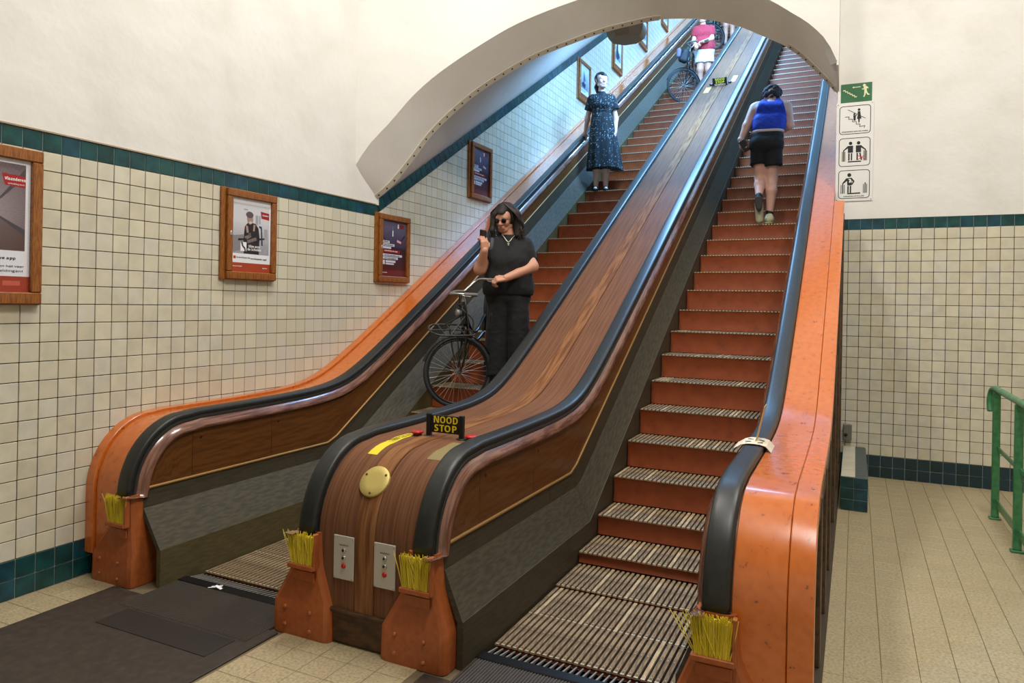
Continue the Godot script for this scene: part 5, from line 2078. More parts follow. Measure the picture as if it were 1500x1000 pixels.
func hand_prims(wrist: Vector3, fwd: Vector3, palm: Vector3, thumb_side: Vector3, curl: float, s := 1.0) -> Array:
	# fwd: from the wrist to the knuckles; palm: where the palm faces
	var f := fwd.normalized()
	var p := (palm - f * palm.dot(f)).normalized()
	var t := f.cross(p)
	if t.dot(thumb_side) < 0:
		t = -t
	var o := []
	for i in 4:
		var off := t * (0.027 - 0.018 * i) * s
		var kn := wrist + f * (0.075 - 0.004 * absf(i - 1.2)) * s + off
		o.append(cap(wrist + off * 0.55, kn, 0.017 * s, 0.0125 * s))
		var len_: float = [0.040, 0.045, 0.042, 0.033][i] * s
		var d := f
		var at := kn
		for seg in 3:
			d = d.rotated(f.cross(p).normalized(), curl * 1.0 * [0.75, 1.05, 0.7][seg])
			var nx: Vector3 = at + d * len_ * [1.0, 0.65, 0.5][seg]
			o.append(cap(at, nx, 0.0098 * s, 0.0088 * s))
			at = nx
	var tb := wrist + f * 0.022 * s + t * 0.022 * s
	var td := (f * 0.62 + t * 0.75 + p * 0.25).normalized()
	o.append(cap(wrist + f * 0.01 * s, tb, 0.016 * s, 0.014 * s))
	o.append(cap(tb, tb + td * 0.034 * s, 0.013 * s, 0.0112 * s))
	var td2 := (td * 0.6 + f * 0.45 + p * (0.5 * curl)).normalized()
	o.append(cap(tb + td * 0.034 * s, tb + td * 0.034 * s + td2 * 0.030 * s, 0.0108 * s, 0.009 * s))
	return o


func look(fwd: Vector3, up := Vector3.UP) -> Basis:
	var z := fwd.normalized()
	var x := up.cross(z).normalized()
	return Basis(x, z.cross(x), z)


func person(label: String, at: Vector3, yaw: float) -> Node3D:
	var t := thing("person", label, "person", at)
	t.rotation.y = yaw
	return t


func fabric(key: String, c: Color, rough := 0.85) -> StandardMaterial3D:
	var m := mat(key, Color.WHITE, rough)
	m.albedo_texture = noise_tex(key.hash() % 1000, 0.05, [[0.0, g(0.8, c)], [0.5, c], [1.0, g(1.2, c)]], 4, FastNoiseLite.TYPE_SIMPLEX_SMOOTH, 256)
	m.uv1_triplanar = true
	m.uv1_scale = Vector3.ONE * 3.0
	m.normal_enabled = true
	m.normal_texture = bump_tex(key.hash() % 77, 0.007, 8.0, 2)
	m.normal_scale = 1.0
	m.rim_enabled = true
	m.rim = 0.08
	return m


func flower_cloth() -> StandardMaterial3D:
	# dark cloth strewn with small pale sprigs
	var im := Image.create(320, 320, false, Image.FORMAT_RGB8)
	im.fill(Color(0.03, 0.062, 0.085))
	var r := RandomNumberGenerator.new()
	r.seed = 3
	for i in 105:
		var c := Vector2(r.randf_range(8, 312), r.randf_range(8, 312))
		var a := r.randf() * TAU
		var col: Color = [Color(0.80, 0.82, 0.82), Color(0.60, 0.66, 0.70), Color(0.25, 0.42, 0.46)][i % 3]
		var d := Vector2(cos(a), sin(a))
		img_ellipse(im, c, r.randf_range(2.5, 4.5), r.randf_range(2.5, 5.5), col)
		img_poly(im, bar_pts(c, c + d * 9.0, 2.2), Color(0.22, 0.36, 0.38))
	var m := mat("flower_cloth", Color.WHITE, 0.85)
	m.albedo_texture = ImageTexture.create_from_image(im)
	m.uv1_triplanar = true
	m.uv1_scale = Vector3.ONE * 2.3
	return m


func build_people() -> void:
	var tan := mat("skin_tan", Color(0.76, 0.55, 0.45), 0.5)
	var fair := mat("skin_fair", Color(0.88, 0.72, 0.66), 0.5)
	woman_with_phone(tan)
	woman_in_dress(fair)
	runner(mat("skin_runner", Color(0.82, 0.63, 0.55), 0.5))
	man_in_red(tan)
	upper_rider(tan)
	build_bicycles()


func skull_cap(c: Vector3, b: Basis, r: float, front: float, s := 1.0) -> Array:
	var cut := [[c + b.z * front * s, b.z]]
	return [cap(c + b * (Vector3(0, 0.040, -0.022) * s), c + b * (Vector3(0, 0.032, 0.012) * s), r * s, (r - 0.006) * s, cut + [[c - b.y * 0.06 * s, -b.y]]), cap(c + b * (Vector3(0, 0.072, 0.02) * s), c + b * (Vector3(0, 0.055, 0.052) * s), 0.052 * s, 0.042 * s, [[c + b.y * 0.055 * s, -b.y]])]


func woman_with_phone(skin: Material) -> void:
	var t := person("woman in black T-shirt and wide black trousers holding a bicycle and a phone", Vector3(1.10, 0.826, -3.235), 0.4653)
	var hc := Vector3(0.048, 1.438, 0.02)
	var hb := look(Vector3(-0.42, -0.30, 0.80), Vector3(-0.10, 1, 0.25))
	var acc := {}
	var body := []
	body += [cap(Vector3(0.0, 1.14, 0), Vector3(0.17, 1.14, 0), 0.095), cap(Vector3(0.02, 0.95, 0.02), Vector3(0.15, 0.95, 0.02), 0.11), cap(Vector3(0.02, 0.80, 0), Vector3(0.15, 0.80, 0), 0.115)]
	body += [cap(Vector3(-0.03, 1.225, 0), Vector3(0.20, 1.225, -0.02), 0.045), cap(Vector3(0.09, 1.22, 0.0), Vector3(0.065, 1.37, 0.012), 0.058, 0.050)]
	body += limb([Vector3(0.215, 1.22, -0.02), Vector3(0.288, 1.035, 0.06), Vector3(0.060, 0.928, 0.215)], [0.056, 0.047, 0.031])
	body += limb([Vector3(-0.045, 1.22, 0), Vector3(-0.153, 1.005, 0.08), Vector3(-0.118, 1.155, 0.195)], [0.058, 0.050, 0.032])
	body += limb([Vector3(0.03, 0.78, 0), Vector3(0.01, 0.42, 0.02), Vector3(0.0, 0.07, 0.0)], [0.09, 0.06, 0.04])
	body += limb([Vector3(0.15, 0.78, 0), Vector3(0.16, 0.42, 0.0), Vector3(0.17, 0.07, -0.03)], [0.09, 0.06, 0.04])
	net(acc, body, 0.013, 0.03)
	net(acc, head_prims(hc, hb, 0.99), 0.006, 0.012)
	net(acc, hand_prims(Vector3(0.060, 0.928, 0.215), Vector3(-1, -0.12, 0.15), Vector3(0.1, -0.75, -0.6), Vector3(-0.2, 0.3, -1), 1.0), 0.0045, 0.006)
	net(acc, hand_prims(Vector3(-0.118, 1.150, 0.193), Vector3(0.02, 1, 0.06), Vector3(-0.55, 0.05, -0.75), Vector3(0.8, 0.2, -0.5), 0.72), 0.0045, 0.006)
	inst(net_mesh(acc), "body", skin, t)
	eyes(t, hc, hb, 0.99)
	# T-shirt
	var shirt := [cap(Vector3(-0.008, 1.14, 0), Vector3(0.178, 1.14, 0), 0.115), cap(Vector3(0.005, 1.07, 0.065), Vector3(0.165, 1.07, 0.065), 0.085), cap(Vector3(0.01, 0.95, 0.025), Vector3(0.165, 0.95, 0.025), 0.122), cap(Vector3(0.0, 0.85, 0.005), Vector3(0.175, 0.85, 0.005), 0.134, -1, [[Vector3(0, 0.79, 0), Vector3.DOWN]])]
	shirt += [cap(Vector3(-0.035, 1.222, 0), Vector3(0.205, 1.222, -0.02), 0.062), cap(Vector3(0.09, 1.24, 0.0), Vector3(0.083, 1.30, 0.003), 0.068, 0.062, [[Vector3(0.085, 1.305, 0), Vector3.UP]])]
	var e1 := Vector3(0.262, 1.085, 0.012)
	shirt.append(cap(Vector3(0.218, 1.215, -0.02), e1 + Vector3(0.012, -0.03, 0), 0.074, 0.068, [[e1, Vector3(0.30, -0.95, 0.1)]]))
	var e2 := Vector3(-0.105, 1.10, 0.045)
	shirt.append(cap(Vector3(-0.048, 1.215, 0), e2 + Vector3(-0.012, -0.03, 0.015), 0.074, 0.068, [[e2, Vector3(-0.45, -0.85, 0.3)]]))
	var sh := soft(shirt, 0.012, 0.05, "t_shirt", fabric("black_jersey", Color(0.05, 0.053, 0.062)), t)
	sh.set_meta("label", "black short-sleeved T-shirt")
	# wide trousers
	var tr := [cap(Vector3(0.01, 0.78, 0), Vector3(0.165, 0.78, 0), 0.117, -1, [[Vector3(0, 0.84, 0), Vector3.UP]])]
	for q in [[Vector3(0.022, 0.76, 0.0), Vector3(-0.018, 0.10, 0.03)], [Vector3(0.155, 0.76, 0.02), Vector3(0.200, 0.10, 0.045)]]:
		tr.append(cap(q[0], q[1], 0.106, 0.098, [[Vector3(0, 0.115, 0), Vector3(0.0, -1, 0)]]))
	for q in [-0.075, -0.03, 0.215, 0.265]:
		tr.append(cap(Vector3(q * 0.85 + 0.01, 0.62, 0.085), Vector3(q, 0.13, 0.115 - absf(q - 0.09) * 0.35), 0.014, 0.022, [[Vector3(0, 0.115, 0), Vector3.DOWN]]))
	var trm := soft(tr, 0.010, 0.006, "trousers", fabric("black_linen", Color(0.034, 0.035, 0.037)), t)
	trm.set_meta("label", "wide black trousers")
	for q in [[Vector3(0.0, 0.035, -0.03), Vector3(-0.02, 0.03, 0.12)], [Vector3(0.17, 0.035, -0.06), Vector3(0.18, 0.03, 0.09)]]:
		soft([cap(q[0], q[1], 0.042, 0.036, [[Vector3.ZERO, Vector3.DOWN]])], 0.010, 0.02, "shoe", mat("grey_shoe", Color(0.45, 0.43, 0.41), 0.6), t)
	# long wavy hair, parted at the middle
	var h := skull_cap(hc, hb, 0.101, 0.030)
	h += limb([Vector3(0.075, 1.535, 0.04), Vector3(0.135, 1.47, 0.03), Vector3(0.165, 1.38, 0.02), Vector3(0.155, 1.30, 0.05)], [0.034, 0.046, 0.048, 0.026])
	h += limb([Vector3(0.10, 1.50, -0.03), Vector3(0.15, 1.40, -0.03), Vector3(0.17, 1.31, -0.01)], [0.06, 0.062, 0.035])
	h += limb([Vector3(0.01, 1.53, 0.045), Vector3(-0.035, 1.47, 0.05), Vector3(-0.05, 1.40, 0.045), Vector3(-0.058, 1.335, 0.06), Vector3(-0.045, 1.28, 0.05)], [0.026, 0.026, 0.024, 0.022, 0.014])
	h += limb([Vector3(0.06, 1.48, -0.06), Vector3(0.05, 1.38, -0.06), Vector3(0.03, 1.28, -0.04)], [0.085, 0.08, 0.05])
	var hair := soft(h, 0.008, 0.018, "hair", mat("dark_hair", Color(0.10, 0.064, 0.05), 0.7), t)
	hair.set_meta("label", "long wavy dark brown hair")
	var lock := new_st()
	var hr := RandomNumberGenerator.new()
	hr.seed = 21
	for i in 60:
		var side := 1.0 if i % 5 < 3 else -1.0
		var u := hr.randf()
		var a0 := hc + hb * Vector3(side * hr.randf_range(0.005, 0.03), 0.134 - 0.02 * u, 0.03 - 0.09 * u)
		var a1 := hc + hb * Vector3(side * hr.randf_range(0.100, 0.112), 0.06, 0.035 - 0.10 * u)
		var a2 := Vector3(0.185 + hr.randf_range(-0.03, 0.03), 1.37 + hr.randf_range(-0.02, 0.02), 0.075 - 0.07 * u)
		var a3 := Vector3(0.165 + hr.randf_range(-0.045, 0.05), 1.285 + hr.randf_range(-0.03, 0.03), 0.085 - 0.06 * u)
		if side < 0:
			a2 = Vector3(-0.055 + hr.randf_range(-0.02, 0.012), 1.395 + hr.randf_range(-0.02, 0.02), 0.07 - 0.05 * u)
			a3 = Vector3(-0.055 + hr.randf_range(-0.03, 0.02), 1.30 + hr.randf_range(-0.04, 0.03), 0.075 - 0.05 * u)
		var wv := Vector3(hr.randf_range(-0.012, 0.012), 0, hr.randf_range(-0.01, 0.01))
		tube(lock, smooth_points([a0, a1, a1.lerp(a2, 0.5) + wv, a2, a2.lerp(a3, 0.5) - wv, a3], 4), 0.0058, 5, false, 0.0024)
	add(lock, "locks", mat("hair_lock", Color(0.17, 0.105, 0.08), 0.55), hair).set_meta("kind", "stuff")
	# sunglasses
	var gl := new_st()
	tube(gl, PackedVector3Array([hc + hb * Vector3(-0.083, 0.010, 0.0), hc + hb * Vector3(-0.074, 0.010, 0.06), hc + hb * Vector3(-0.054, 0.010, 0.084), hc + hb * Vector3(-0.013, 0.009, 0.097), hc + hb * Vector3(0.013, 0.009, 0.097), hc + hb * Vector3(0.054, 0.010, 0.084), hc + hb * Vector3(0.074, 0.010, 0.06), hc + hb * Vector3(0.083, 0.010, 0.0)]), 0.0018, 5)
	var sg := add(gl, "sunglasses", M.ink, t)
	for q in [-1.0, 1.0]:
		gl = new_st()
		lathe(gl, hc + hb * Vector3(q * 0.033, 0.003, 0.090), (hb.z + hb.x * q * 0.25).normalized(), [[-0.003, 0.021], [0.001, 0.0215], [0.004, 0.017], [0.005, 0.002]], 16)
		add(gl, "lens", mat("lens", Color(0.06, 0.02, 0.02), 0.12, 0.1), sg)
	# necklace with pendant
	var ns := new_st()
	tube(ns, smooth_points([Vector3(0.025, 1.305, 0.045), Vector3(0.045, 1.275, 0.098), Vector3(0.080, 1.235, 0.124), Vector3(0.115, 1.275, 0.098), Vector3(0.140, 1.305, 0.04)], 5), 0.0028, 5)
	var nk := add(ns, "necklace", mat("silver", Color(0.82, 0.80, 0.76), 0.3, 0.6), t)
	ns = new_st()
	box(ns, Vector3(0.080, 1.216, 0.127), Vector3(0.010, 0.022, 0.004), 0.001)
	box(ns, Vector3(0.080, 1.221, 0.127), Vector3(0.020, 0.006, 0.004), 0.001)
	add(ns, "pendant", M.silver, nk)
	# shoulder strap of a bag
	ns = new_st()
	var strap := smooth_points([Vector3(-0.062, 1.290, -0.03), Vector3(-0.055, 1.275, 0.055), Vector3(-0.060, 1.20, 0.10), Vector3(-0.075, 1.10, 0.105)], 5)
	tube(ns, strap, 0.019, 6, false, -1, 0.25)
	add(ns, "bag_strap", mat("strap", Color(0.22, 0.23, 0.26), 0.7), t)
	# the phone in her raised hand
	var w := Transform3D(Basis(Vector3.UP, 0.4653), Vector3(1.10, 0.826, -3.25))
	var ph := thing("phone", "brown cased phone in the raised hand of the woman in black", "phone", w * Vector3(-0.140, 1.262, 0.176))
	ph.basis = w.basis * look(Vector3(0.60, 0.25, -0.75), Vector3(0.06, 1, 0.3))
	var ps := new_st()
	box(ps, Vector3.ZERO, Vector3(0.066, 0.135, 0.009), 0.003)
	add(ps, "case", mat("phone_case", Color(0.20, 0.12, 0.085), 0.4), ph)
	ps = new_st()
	box(ps, Vector3(0, 0, 0.005), Vector3(0.060, 0.127, 0.001), 0.0)
	add(ps, "screen", mat("phone_glass", Color(0.05, 0.05, 0.06), 0.1), ph)
	ps = new_st()
	box(ps, Vector3(0.016, 0.046, -0.0055), Vector3(0.022, 0.026, 0.002), 0.0008)
	add(ps, "camera_island", M.black, ph)


func woman_in_dress(skin: Material) -> void:
	var t := person("woman in dark flowered dress resting a hand on the handrail", Vector3(0.70, 3.081, -7.06), 0.3268)
	var hc := Vector3(-0.008, 1.50, 0.015)
	var hb := look(Vector3(0.42, 0.0, 0.9), Vector3(0.0, 1, -0.05))
	var acc := {}
	var body := [cap(Vector3(-0.06, 1.22, 0), Vector3(0.05, 1.22, 0), 0.075), cap(Vector3(-0.04, 1.06, 0), Vector3(0.04, 1.06, 0), 0.075), cap(Vector3(-0.05, 0.90, 0), Vector3(0.06, 0.90, 0), 0.095), cap(Vector3(-0.11, 1.28, -0.01), Vector3(0.10, 1.28, -0.01), 0.035), cap(Vector3(-0.008, 1.28, -0.005), Vector3(-0.008, 1.41, 0.0), 0.045, 0.040)]
	body += limb([Vector3(-0.140, 1.265, -0.01), Vector3(-0.195, 1.02, -0.12), Vector3(-0.225, 0.860, -0.27)], [0.042, 0.036, 0.024])
	body += limb([Vector3(0.128, 1.265, -0.01), Vector3(0.190, 1.00, -0.03), Vector3(0.188, 0.795, 0.03)], [0.042, 0.036, 0.024])
	body += limb([Vector3(-0.05, 0.86, 0), Vector3(-0.05, 0.48, 0.02), Vector3(-0.055, 0.30, -0.005), Vector3(-0.062, 0.075, -0.01)], [0.08, 0.052, 0.052, 0.031])
	body += limb([Vector3(0.05, 0.86, 0), Vector3(0.06, 0.48, 0.02), Vector3(0.068, 0.30, -0.005), Vector3(0.070, 0.075, -0.01)], [0.08, 0.052, 0.052, 0.031])
	for x in [-0.064, 0.070]:
		body.append(cap(Vector3(x, 0.045, -0.035), Vector3(x * 1.05, 0.030, 0.12), 0.030, 0.026, [[Vector3(0, 0.012, 0), Vector3.DOWN]]))
	net(acc, body, 0.013, 0.025)
	net(acc, head_prims(hc, hb, 0.95), 0.0075, 0.012)
	net(acc, hand_prims(Vector3(-0.225, 0.862, -0.268), Vector3(-0.05, -0.25, -0.8), Vector3(0, -1, 0.2), Vector3(1, 0, 0), 0.35, 0.9), 0.006, 0.007)
	net(acc, hand_prims(Vector3(0.188, 0.800, 0.03), Vector3(-0.05, -1, 0.12), Vector3(-1, 0, -0.2), Vector3(-0.2, 0, 1), 0.45, 0.9), 0.006, 0.007)
	inst(net_mesh(acc), "body", skin, t)
	eyes(t, hc, hb, 0.95)
	var cloth := flower_cloth()
	var up := [cap(Vector3(-0.065, 1.225, 0), Vector3(0.055, 1.225, 0), 0.090), cap(Vector3(-0.05, 1.17, 0.04), Vector3(0.04, 1.17, 0.04), 0.070), cap(Vector3(-0.04, 1.07, 0), Vector3(0.045, 1.07, 0), 0.088), cap(Vector3(-0.115, 1.282, -0.01), Vector3(0.105, 1.282, -0.01), 0.047), cap(Vector3(-0.008, 1.29, -0.005), Vector3(-0.008, 1.37, -0.005), 0.056, 0.050, [[Vector3(0, 1.365, 0), Vector3(0.0, 1, 0.15)]])]
	for q in [[Vector3(-0.142, 1.262, -0.01), Vector3(-0.176, 1.12, -0.06)], [Vector3(0.130, 1.262, -0.01), Vector3(0.178, 1.115, -0.02)]]:
		var n: Vector3 = ((q[1] - q[0]) as Vector3).normalized()
		up.append(cap(q[0], q[1], 0.056, 0.064, [[q[1], n]]))
	var dress := soft(up, 0.012, 0.035, "dress_bodice", cloth, t)
	dress.set_meta("label", "dark dress bodice with puffed sleeves and pale sprigs")
	# skirt with deep folds
	var st := new_st()
	var rings := []
	var n := 72
	for i in 15:
		var u := i / 14.0
		var y := lerpf(1.085, 0.305, u)
		var rx := lerpf(0.128, 0.240, pow(u, 0.75))
		var rz := lerpf(0.088, 0.190, pow(u, 0.75))
		var ring := PackedVector3Array()
		for k in n:
			var a := TAU * k / n
			var fold := 1.0 + u * (0.055 * cos(a * 9.0 + 0.6) + 0.030 * cos(a * 14.0 + 2.0) + 0.02 * cos(a * 5.0))
			ring.append(Vector3(0.0 + 0.05 * u + cos(a) * rx * fold, y - 0.012 * cos(a * 2.0) * u, sin(a) * rz * fold))
		rings.append(ring)
	loft(st, rings, false, true)
	var sk := add(st, "skirt", cloth, t)
	sk.set_meta("label", "long folded skirt of the same dark sprigged cloth")
	st = new_st()
	var belt := PackedVector3Array()
	for k in 28:
		var a := TAU * k / 28
		belt.append(Vector3(cos(a) * 0.128, 1.085, sin(a) * 0.090))
	tube(st, belt, 0.009, 6, true)
	add(st, "waistband", cloth, t)
	var h := skull_cap(hc, hb, 0.096, 0.024, 0.95)
	h += limb([hc + hb * Vector3(0, 0.02, -0.09), hc + hb * Vector3(-0.03, -0.06, -0.10), Vector3(-0.052, 1.33, -0.045)], [0.035, 0.028, 0.018])
	var hair := soft(h, 0.009, 0.014, "hair", mat("brown_hair", Color(0.13, 0.085, 0.07), 0.5), t)
	hair.set_meta("label", "dark hair tied back")
	for x in [-0.064, 0.070]:
		var so := soft([cap(Vector3(x, 0.012, -0.045), Vector3(x * 1.05, 0.012, 0.135), 0.034, 0.036, [[Vector3(0, 0.022, 0), Vector3.UP], [Vector3(0, 0.0, 0), Vector3.DOWN]])], 0.008, 0.005, "sandal", mat("sandal", Color(0.07, 0.055, 0.06), 0.5), t)
		for z in [0.02, 0.085]:
			var ss := new_st()
			tube(ss, smooth_points([Vector3(x - 0.036, 0.020, z), Vector3(x - 0.022, 0.060, z), Vector3(x + 0.022, 0.060, z), Vector3(x + 0.036, 0.020, z)], 4), 0.007, 5)
			add(ss, "strap", M.sandal, so)


func runner(skin: Material) -> void:
	var t := person("runner in blue vest and black shorts climbing the steps, seen from behind", Vector3(2.97, 2.461, -6.05), 0.1053)
	var hc := Vector3(0.018, 1.445, -0.20)
	var hb := look(Vector3(-0.05, -0.45, -0.9), Vector3(0, 0.9, -0.5))
	var acc := {}
	var body := [cap(Vector3(-0.10, 1.27, -0.10), Vector3(0.115, 1.265, -0.10), 0.095), cap(Vector3(-0.09, 1.13, -0.05), Vector3(0.065, 1.13, -0.05), 0.095), cap(Vector3(-0.09, 0.98, -0.02), Vector3(0.035, 0.975, -0.02), 0.095), cap(Vector3(-0.10, 0.87, 0.0), Vector3(0.035, 0.86, 0.0), 0.100), cap(Vector3(-0.13, 1.33, -0.11), Vector3(0.145, 1.32, -0.11), 0.052), cap(Vector3(0.012, 1.33, -0.13), Vector3(0.016, 1.41, -0.18), 0.058, 0.052)]
	body += limb([Vector3(-0.165, 1.31, -0.10), Vector3(-0.245, 1.10, -0.03), Vector3(-0.305, 0.925, 0.02)], [0.056, 0.042, 0.028])
	body += limb([Vector3(0.172, 1.30, -0.10), Vector3(0.205, 1.085, -0.06), Vector3(0.085, 1.03, -0.20)], [0.056, 0.043, 0.028])
	# standing leg, then the leg swinging up behind
	body += limb([Vector3(0.028, 0.84, -0.02), Vector3(0.030, 0.50, -0.06), Vector3(0.028, 0.37, -0.01), Vector3(0.012, 0.085, -0.01)], [0.092, 0.058, 0.057, 0.033])
	body += limb([Vector3(-0.095, 0.84, -0.02), Vector3(-0.088, 0.52, -0.10), Vector3(-0.095, 0.44, -0.01), Vector3(-0.100, 0.275, 0.13)], [0.092, 0.060, 0.056, 0.034])
	net(acc, body, 0.012, 0.025)
	net(acc, head_prims(hc, hb, 0.97), 0.008, 0.012)
	net(acc, hand_prims(Vector3(-0.305, 0.928, 0.018), Vector3(0.15, -1, 0.1), Vector3(0.9, 0.1, -0.2), Vector3(0.2, 0, -1), 0.9, 1.0), 0.005, 0.006)
	net(acc, hand_prims(Vector3(0.090, 1.032, -0.195), Vector3(-1, 0.05, -0.5), Vector3(0, -0.3, 1), Vector3(0, 1, 0), 0.9, 1.0), 0.006, 0.007)
	inst(net_mesh(acc), "body", skin, t)
	eyes(t, hc, hb, 0.97)
	# sleeveless vest, cut away at the arms
	var arm_l := [Vector3(-0.135, 1.30, -0.05), Vector3(-0.96, 0.25, 0.0)]
	var arm_r := [Vector3(0.145, 1.29, -0.05), Vector3(0.96, 0.25, 0.0)]
	var v := [cap(Vector3(-0.10, 1.265, -0.095), Vector3(0.115, 1.26, -0.095), 0.106, -1, [arm_l, arm_r, [Vector3(0, 1.365, -0.05), Vector3(0, 1, 0.2)]]), cap(Vector3(-0.09, 1.13, -0.05), Vector3(0.068, 1.13, -0.05), 0.107), cap(Vector3(-0.085, 1.06, -0.03), Vector3(0.050, 1.06, -0.03), 0.106, -1, [[Vector3(0, 1.022, 0), Vector3.DOWN]])]
	for q in [-0.075, 0.090]:
		v.append(cap(Vector3(q, 1.30, -0.09), Vector3(q * 0.9, 1.365, -0.115), 0.055, 0.040, [arm_l, arm_r]))
	var vest := soft(v, 0.011, 0.03, "vest", fabric("blue_jersey", Color(0.025, 0.20, 0.66), 0.75), t)
	vest.set_meta("label", "bright blue sleeveless running vest")
	soft([cap(Vector3(-0.088, 1.015, -0.02), Vector3(0.045, 1.012, -0.02), 0.104, -1, [[Vector3(0, 1.03, 0), Vector3.UP], [Vector3(0, 1.0, 0), Vector3.DOWN]])], 0.008, 0.01, "waistband", mat("pale_band", Color(0.78, 0.70, 0.68), 0.8), t)
	# loose shorts
	var s := [cap(Vector3(-0.10, 0.955, -0.01), Vector3(0.04, 0.95, -0.01), 0.106, -1, [[Vector3(0, 1.005, 0), Vector3.UP]]), cap(Vector3(-0.10, 0.88, 0.012), Vector3(0.035, 0.87, 0.012), 0.115)]
	s.append(cap(Vector3(-0.098, 0.85, 0.0), Vector3(-0.112, 0.62, -0.06), 0.100, 0.092, [[Vector3(-0.1, 0.665, 0), Vector3(0, -0.96, 0.1)]]))
	s.append(cap(Vector3(0.032, 0.85, 0.0), Vector3(0.048, 0.60, -0.01), 0.100, 0.092, [[Vector3(0, 0.635, 0), Vector3(0.05, -1, 0.0)]]))
	var sh := soft(s, 0.010, 0.012, "shorts", fabric("black_shorts", Color(0.038, 0.042, 0.055)), t)
	sh.set_meta("label", "loose black running shorts")
	# shoes and ankle socks
	var pale := mat("running_shoe", Color(0.74, 0.72, 0.58), 0.6)
	soft([cap(Vector3(0.012, 0.105, -0.01), Vector3(0.012, 0.135, -0.01), 0.040)], 0.008, 0.01, "sock", M.ink, t)
	var sr := soft([cap(Vector3(0.010, 0.055, 0.02), Vector3(0.030, 0.040, -0.19), 0.046, 0.040, [[Vector3(0, 0.012, 0), Vector3.DOWN]]), cap(Vector3(0.012, 0.06, 0.01), Vector3(0.012, 0.095, 0.0), 0.044, 0.038)], 0.008, 0.02, "running_shoe", pale, t)
	soft([cap(Vector3(0.010, 0.030, 0.025), Vector3(0.030, 0.030, -0.20), 0.050, 0.044, [[Vector3(0, 0.022, 0), Vector3.UP], [Vector3(0, 0.0, 0), Vector3.DOWN]])], 0.008, 0.004, "sole", mat("shoe_sole", Color(0.62, 0.58, 0.40), 0.7), sr)
	soft([cap(Vector3(-0.100, 0.268, 0.136), Vector3(-0.100, 0.295, 0.12), 0.040)], 0.008, 0.01, "sock", M.ink, t)
	var heel := Vector3(-0.100, 0.245, 0.165)
	var toe := Vector3(-0.088, 0.045, 0.10)
	var down := (Vector3(0, 0.05, 1)).normalized()
	var sl := soft([cap(heel - down * 0.02, toe - down * 0.02, 0.044, 0.040, [[heel + down * 0.012, down]])], 0.008, 0.02, "running_shoe", pale, t)
	soft([cap(heel + down * 0.012, toe + down * 0.012, 0.046, 0.044, [[heel + down * 0.022, down], [heel + down * 0.008, -down]])], 0.008, 0.004, "sole", mat("dark_sole", Color(0.16, 0.13, 0.12), 0.7), sl)
	# curly grey hair round the back of the head
	var h := []
	var r := RandomNumberGenerator.new()
	r.seed = 8
	for i in 70:
		var d := Vector3(r.randf_range(-1, 1), r.randf_range(-0.75, 1), r.randf_range(-1.0, 0.15)).normalized()
		var p := hc + hb * (Vector3(0, 0.03, -0.012) + d * 0.085)
		h.append(cap(p, p + Vector3(r.randf_range(-0.012, 0.012), 0.008, 0.0), 0.019))
	var hair := soft(h, 0.008, 0.008, "hair", mat("grey_hair", Color(0.20, 0.185, 0.18), 0.8), t)
	hair.set_meta("label", "curly dark grey hair")
	var ws := new_st()
	lathe(ws, Vector3(-0.300, 0.940, 0.014), Vector3(-0.30, -0.90, 0.15), [[-0.016, 0.034], [-0.014, 0.036], [0.014, 0.036], [0.016, 0.034]], 16)
	add(ws, "wrist_band", mat("pale_strap", Color(0.74, 0.68, 0.64), 0.6), t)
	# phone gripped in the hanging hand
	var w := Transform3D(Basis(Vector3.UP, 0.1053), Vector3(2.97, 2.461, -6.05))
	var ph := thing("phone", "dark phone gripped in the hanging hand of the runner", "phone", w * Vector3(-0.262, 0.862, 0.052))
	ph.basis = w.basis * look(Vector3(0.35, 0.1, 1), Vector3(-0.55, 0.85, 0))
	var ps := new_st()
	box(ps, Vector3.ZERO, Vector3(0.068, 0.135, 0.010), 0.003)
	add(ps, "case", mat("runner_phone", Color(0.085, 0.06, 0.05), 0.4), ph)
	ps = new_st()
	box(ps, Vector3(0, 0, -0.0055), Vector3(0.060, 0.125, 0.001), 0.0)
	add(ps, "screen", M.phone_glass, ph)


func simple_body(skin: Material, t: Node3D, hc: Vector3, hb: Basis, arm_l: Array, arm_r: Array, hip: Vector3, chest: Vector3, legs: Array) -> void:
	var acc := {}
	var body := [cap(chest + Vector3(-0.07, 0, 0), chest + Vector3(0.07, 0, 0), 0.10), cap(chest.lerp(hip, 0.5) + Vector3(-0.05, 0, 0), chest.lerp(hip, 0.5) + Vector3(0.05, 0, 0), 0.10), cap(hip + Vector3(-0.06, 0, 0), hip + Vector3(0.06, 0, 0), 0.10), cap(chest + Vector3(-0.12, 0.09, 0), chest + Vector3(0.12, 0.09, 0), 0.045), cap(chest + Vector3(0, 0.09, 0), hc + Vector3(0, -0.07, 0), 0.052, 0.048)]
	body += limb(arm_l, [0.05, 0.042, 0.028])
	body += limb(arm_r, [0.05, 0.042, 0.028])
	for l in legs:
		body += limb(l, [0.088, 0.058, 0.050, 0.036])
	net(acc, body, 0.017, 0.03)
	net(acc, head_prims(hc, hb, 0.97), 0.011, 0.014)
	for a in [arm_l, arm_r]:
		var d: Vector3 = (a[2] - a[1]) as Vector3
		net(acc, hand_prims(a[2], d, Vector3(0, -1, 0.3), Vector3(0, 0.2, 1), 0.9, 1.0), 0.008, 0.008)
	inst(net_mesh(acc), "body", skin, t)
	eyes(t, hc, hb, 0.97)


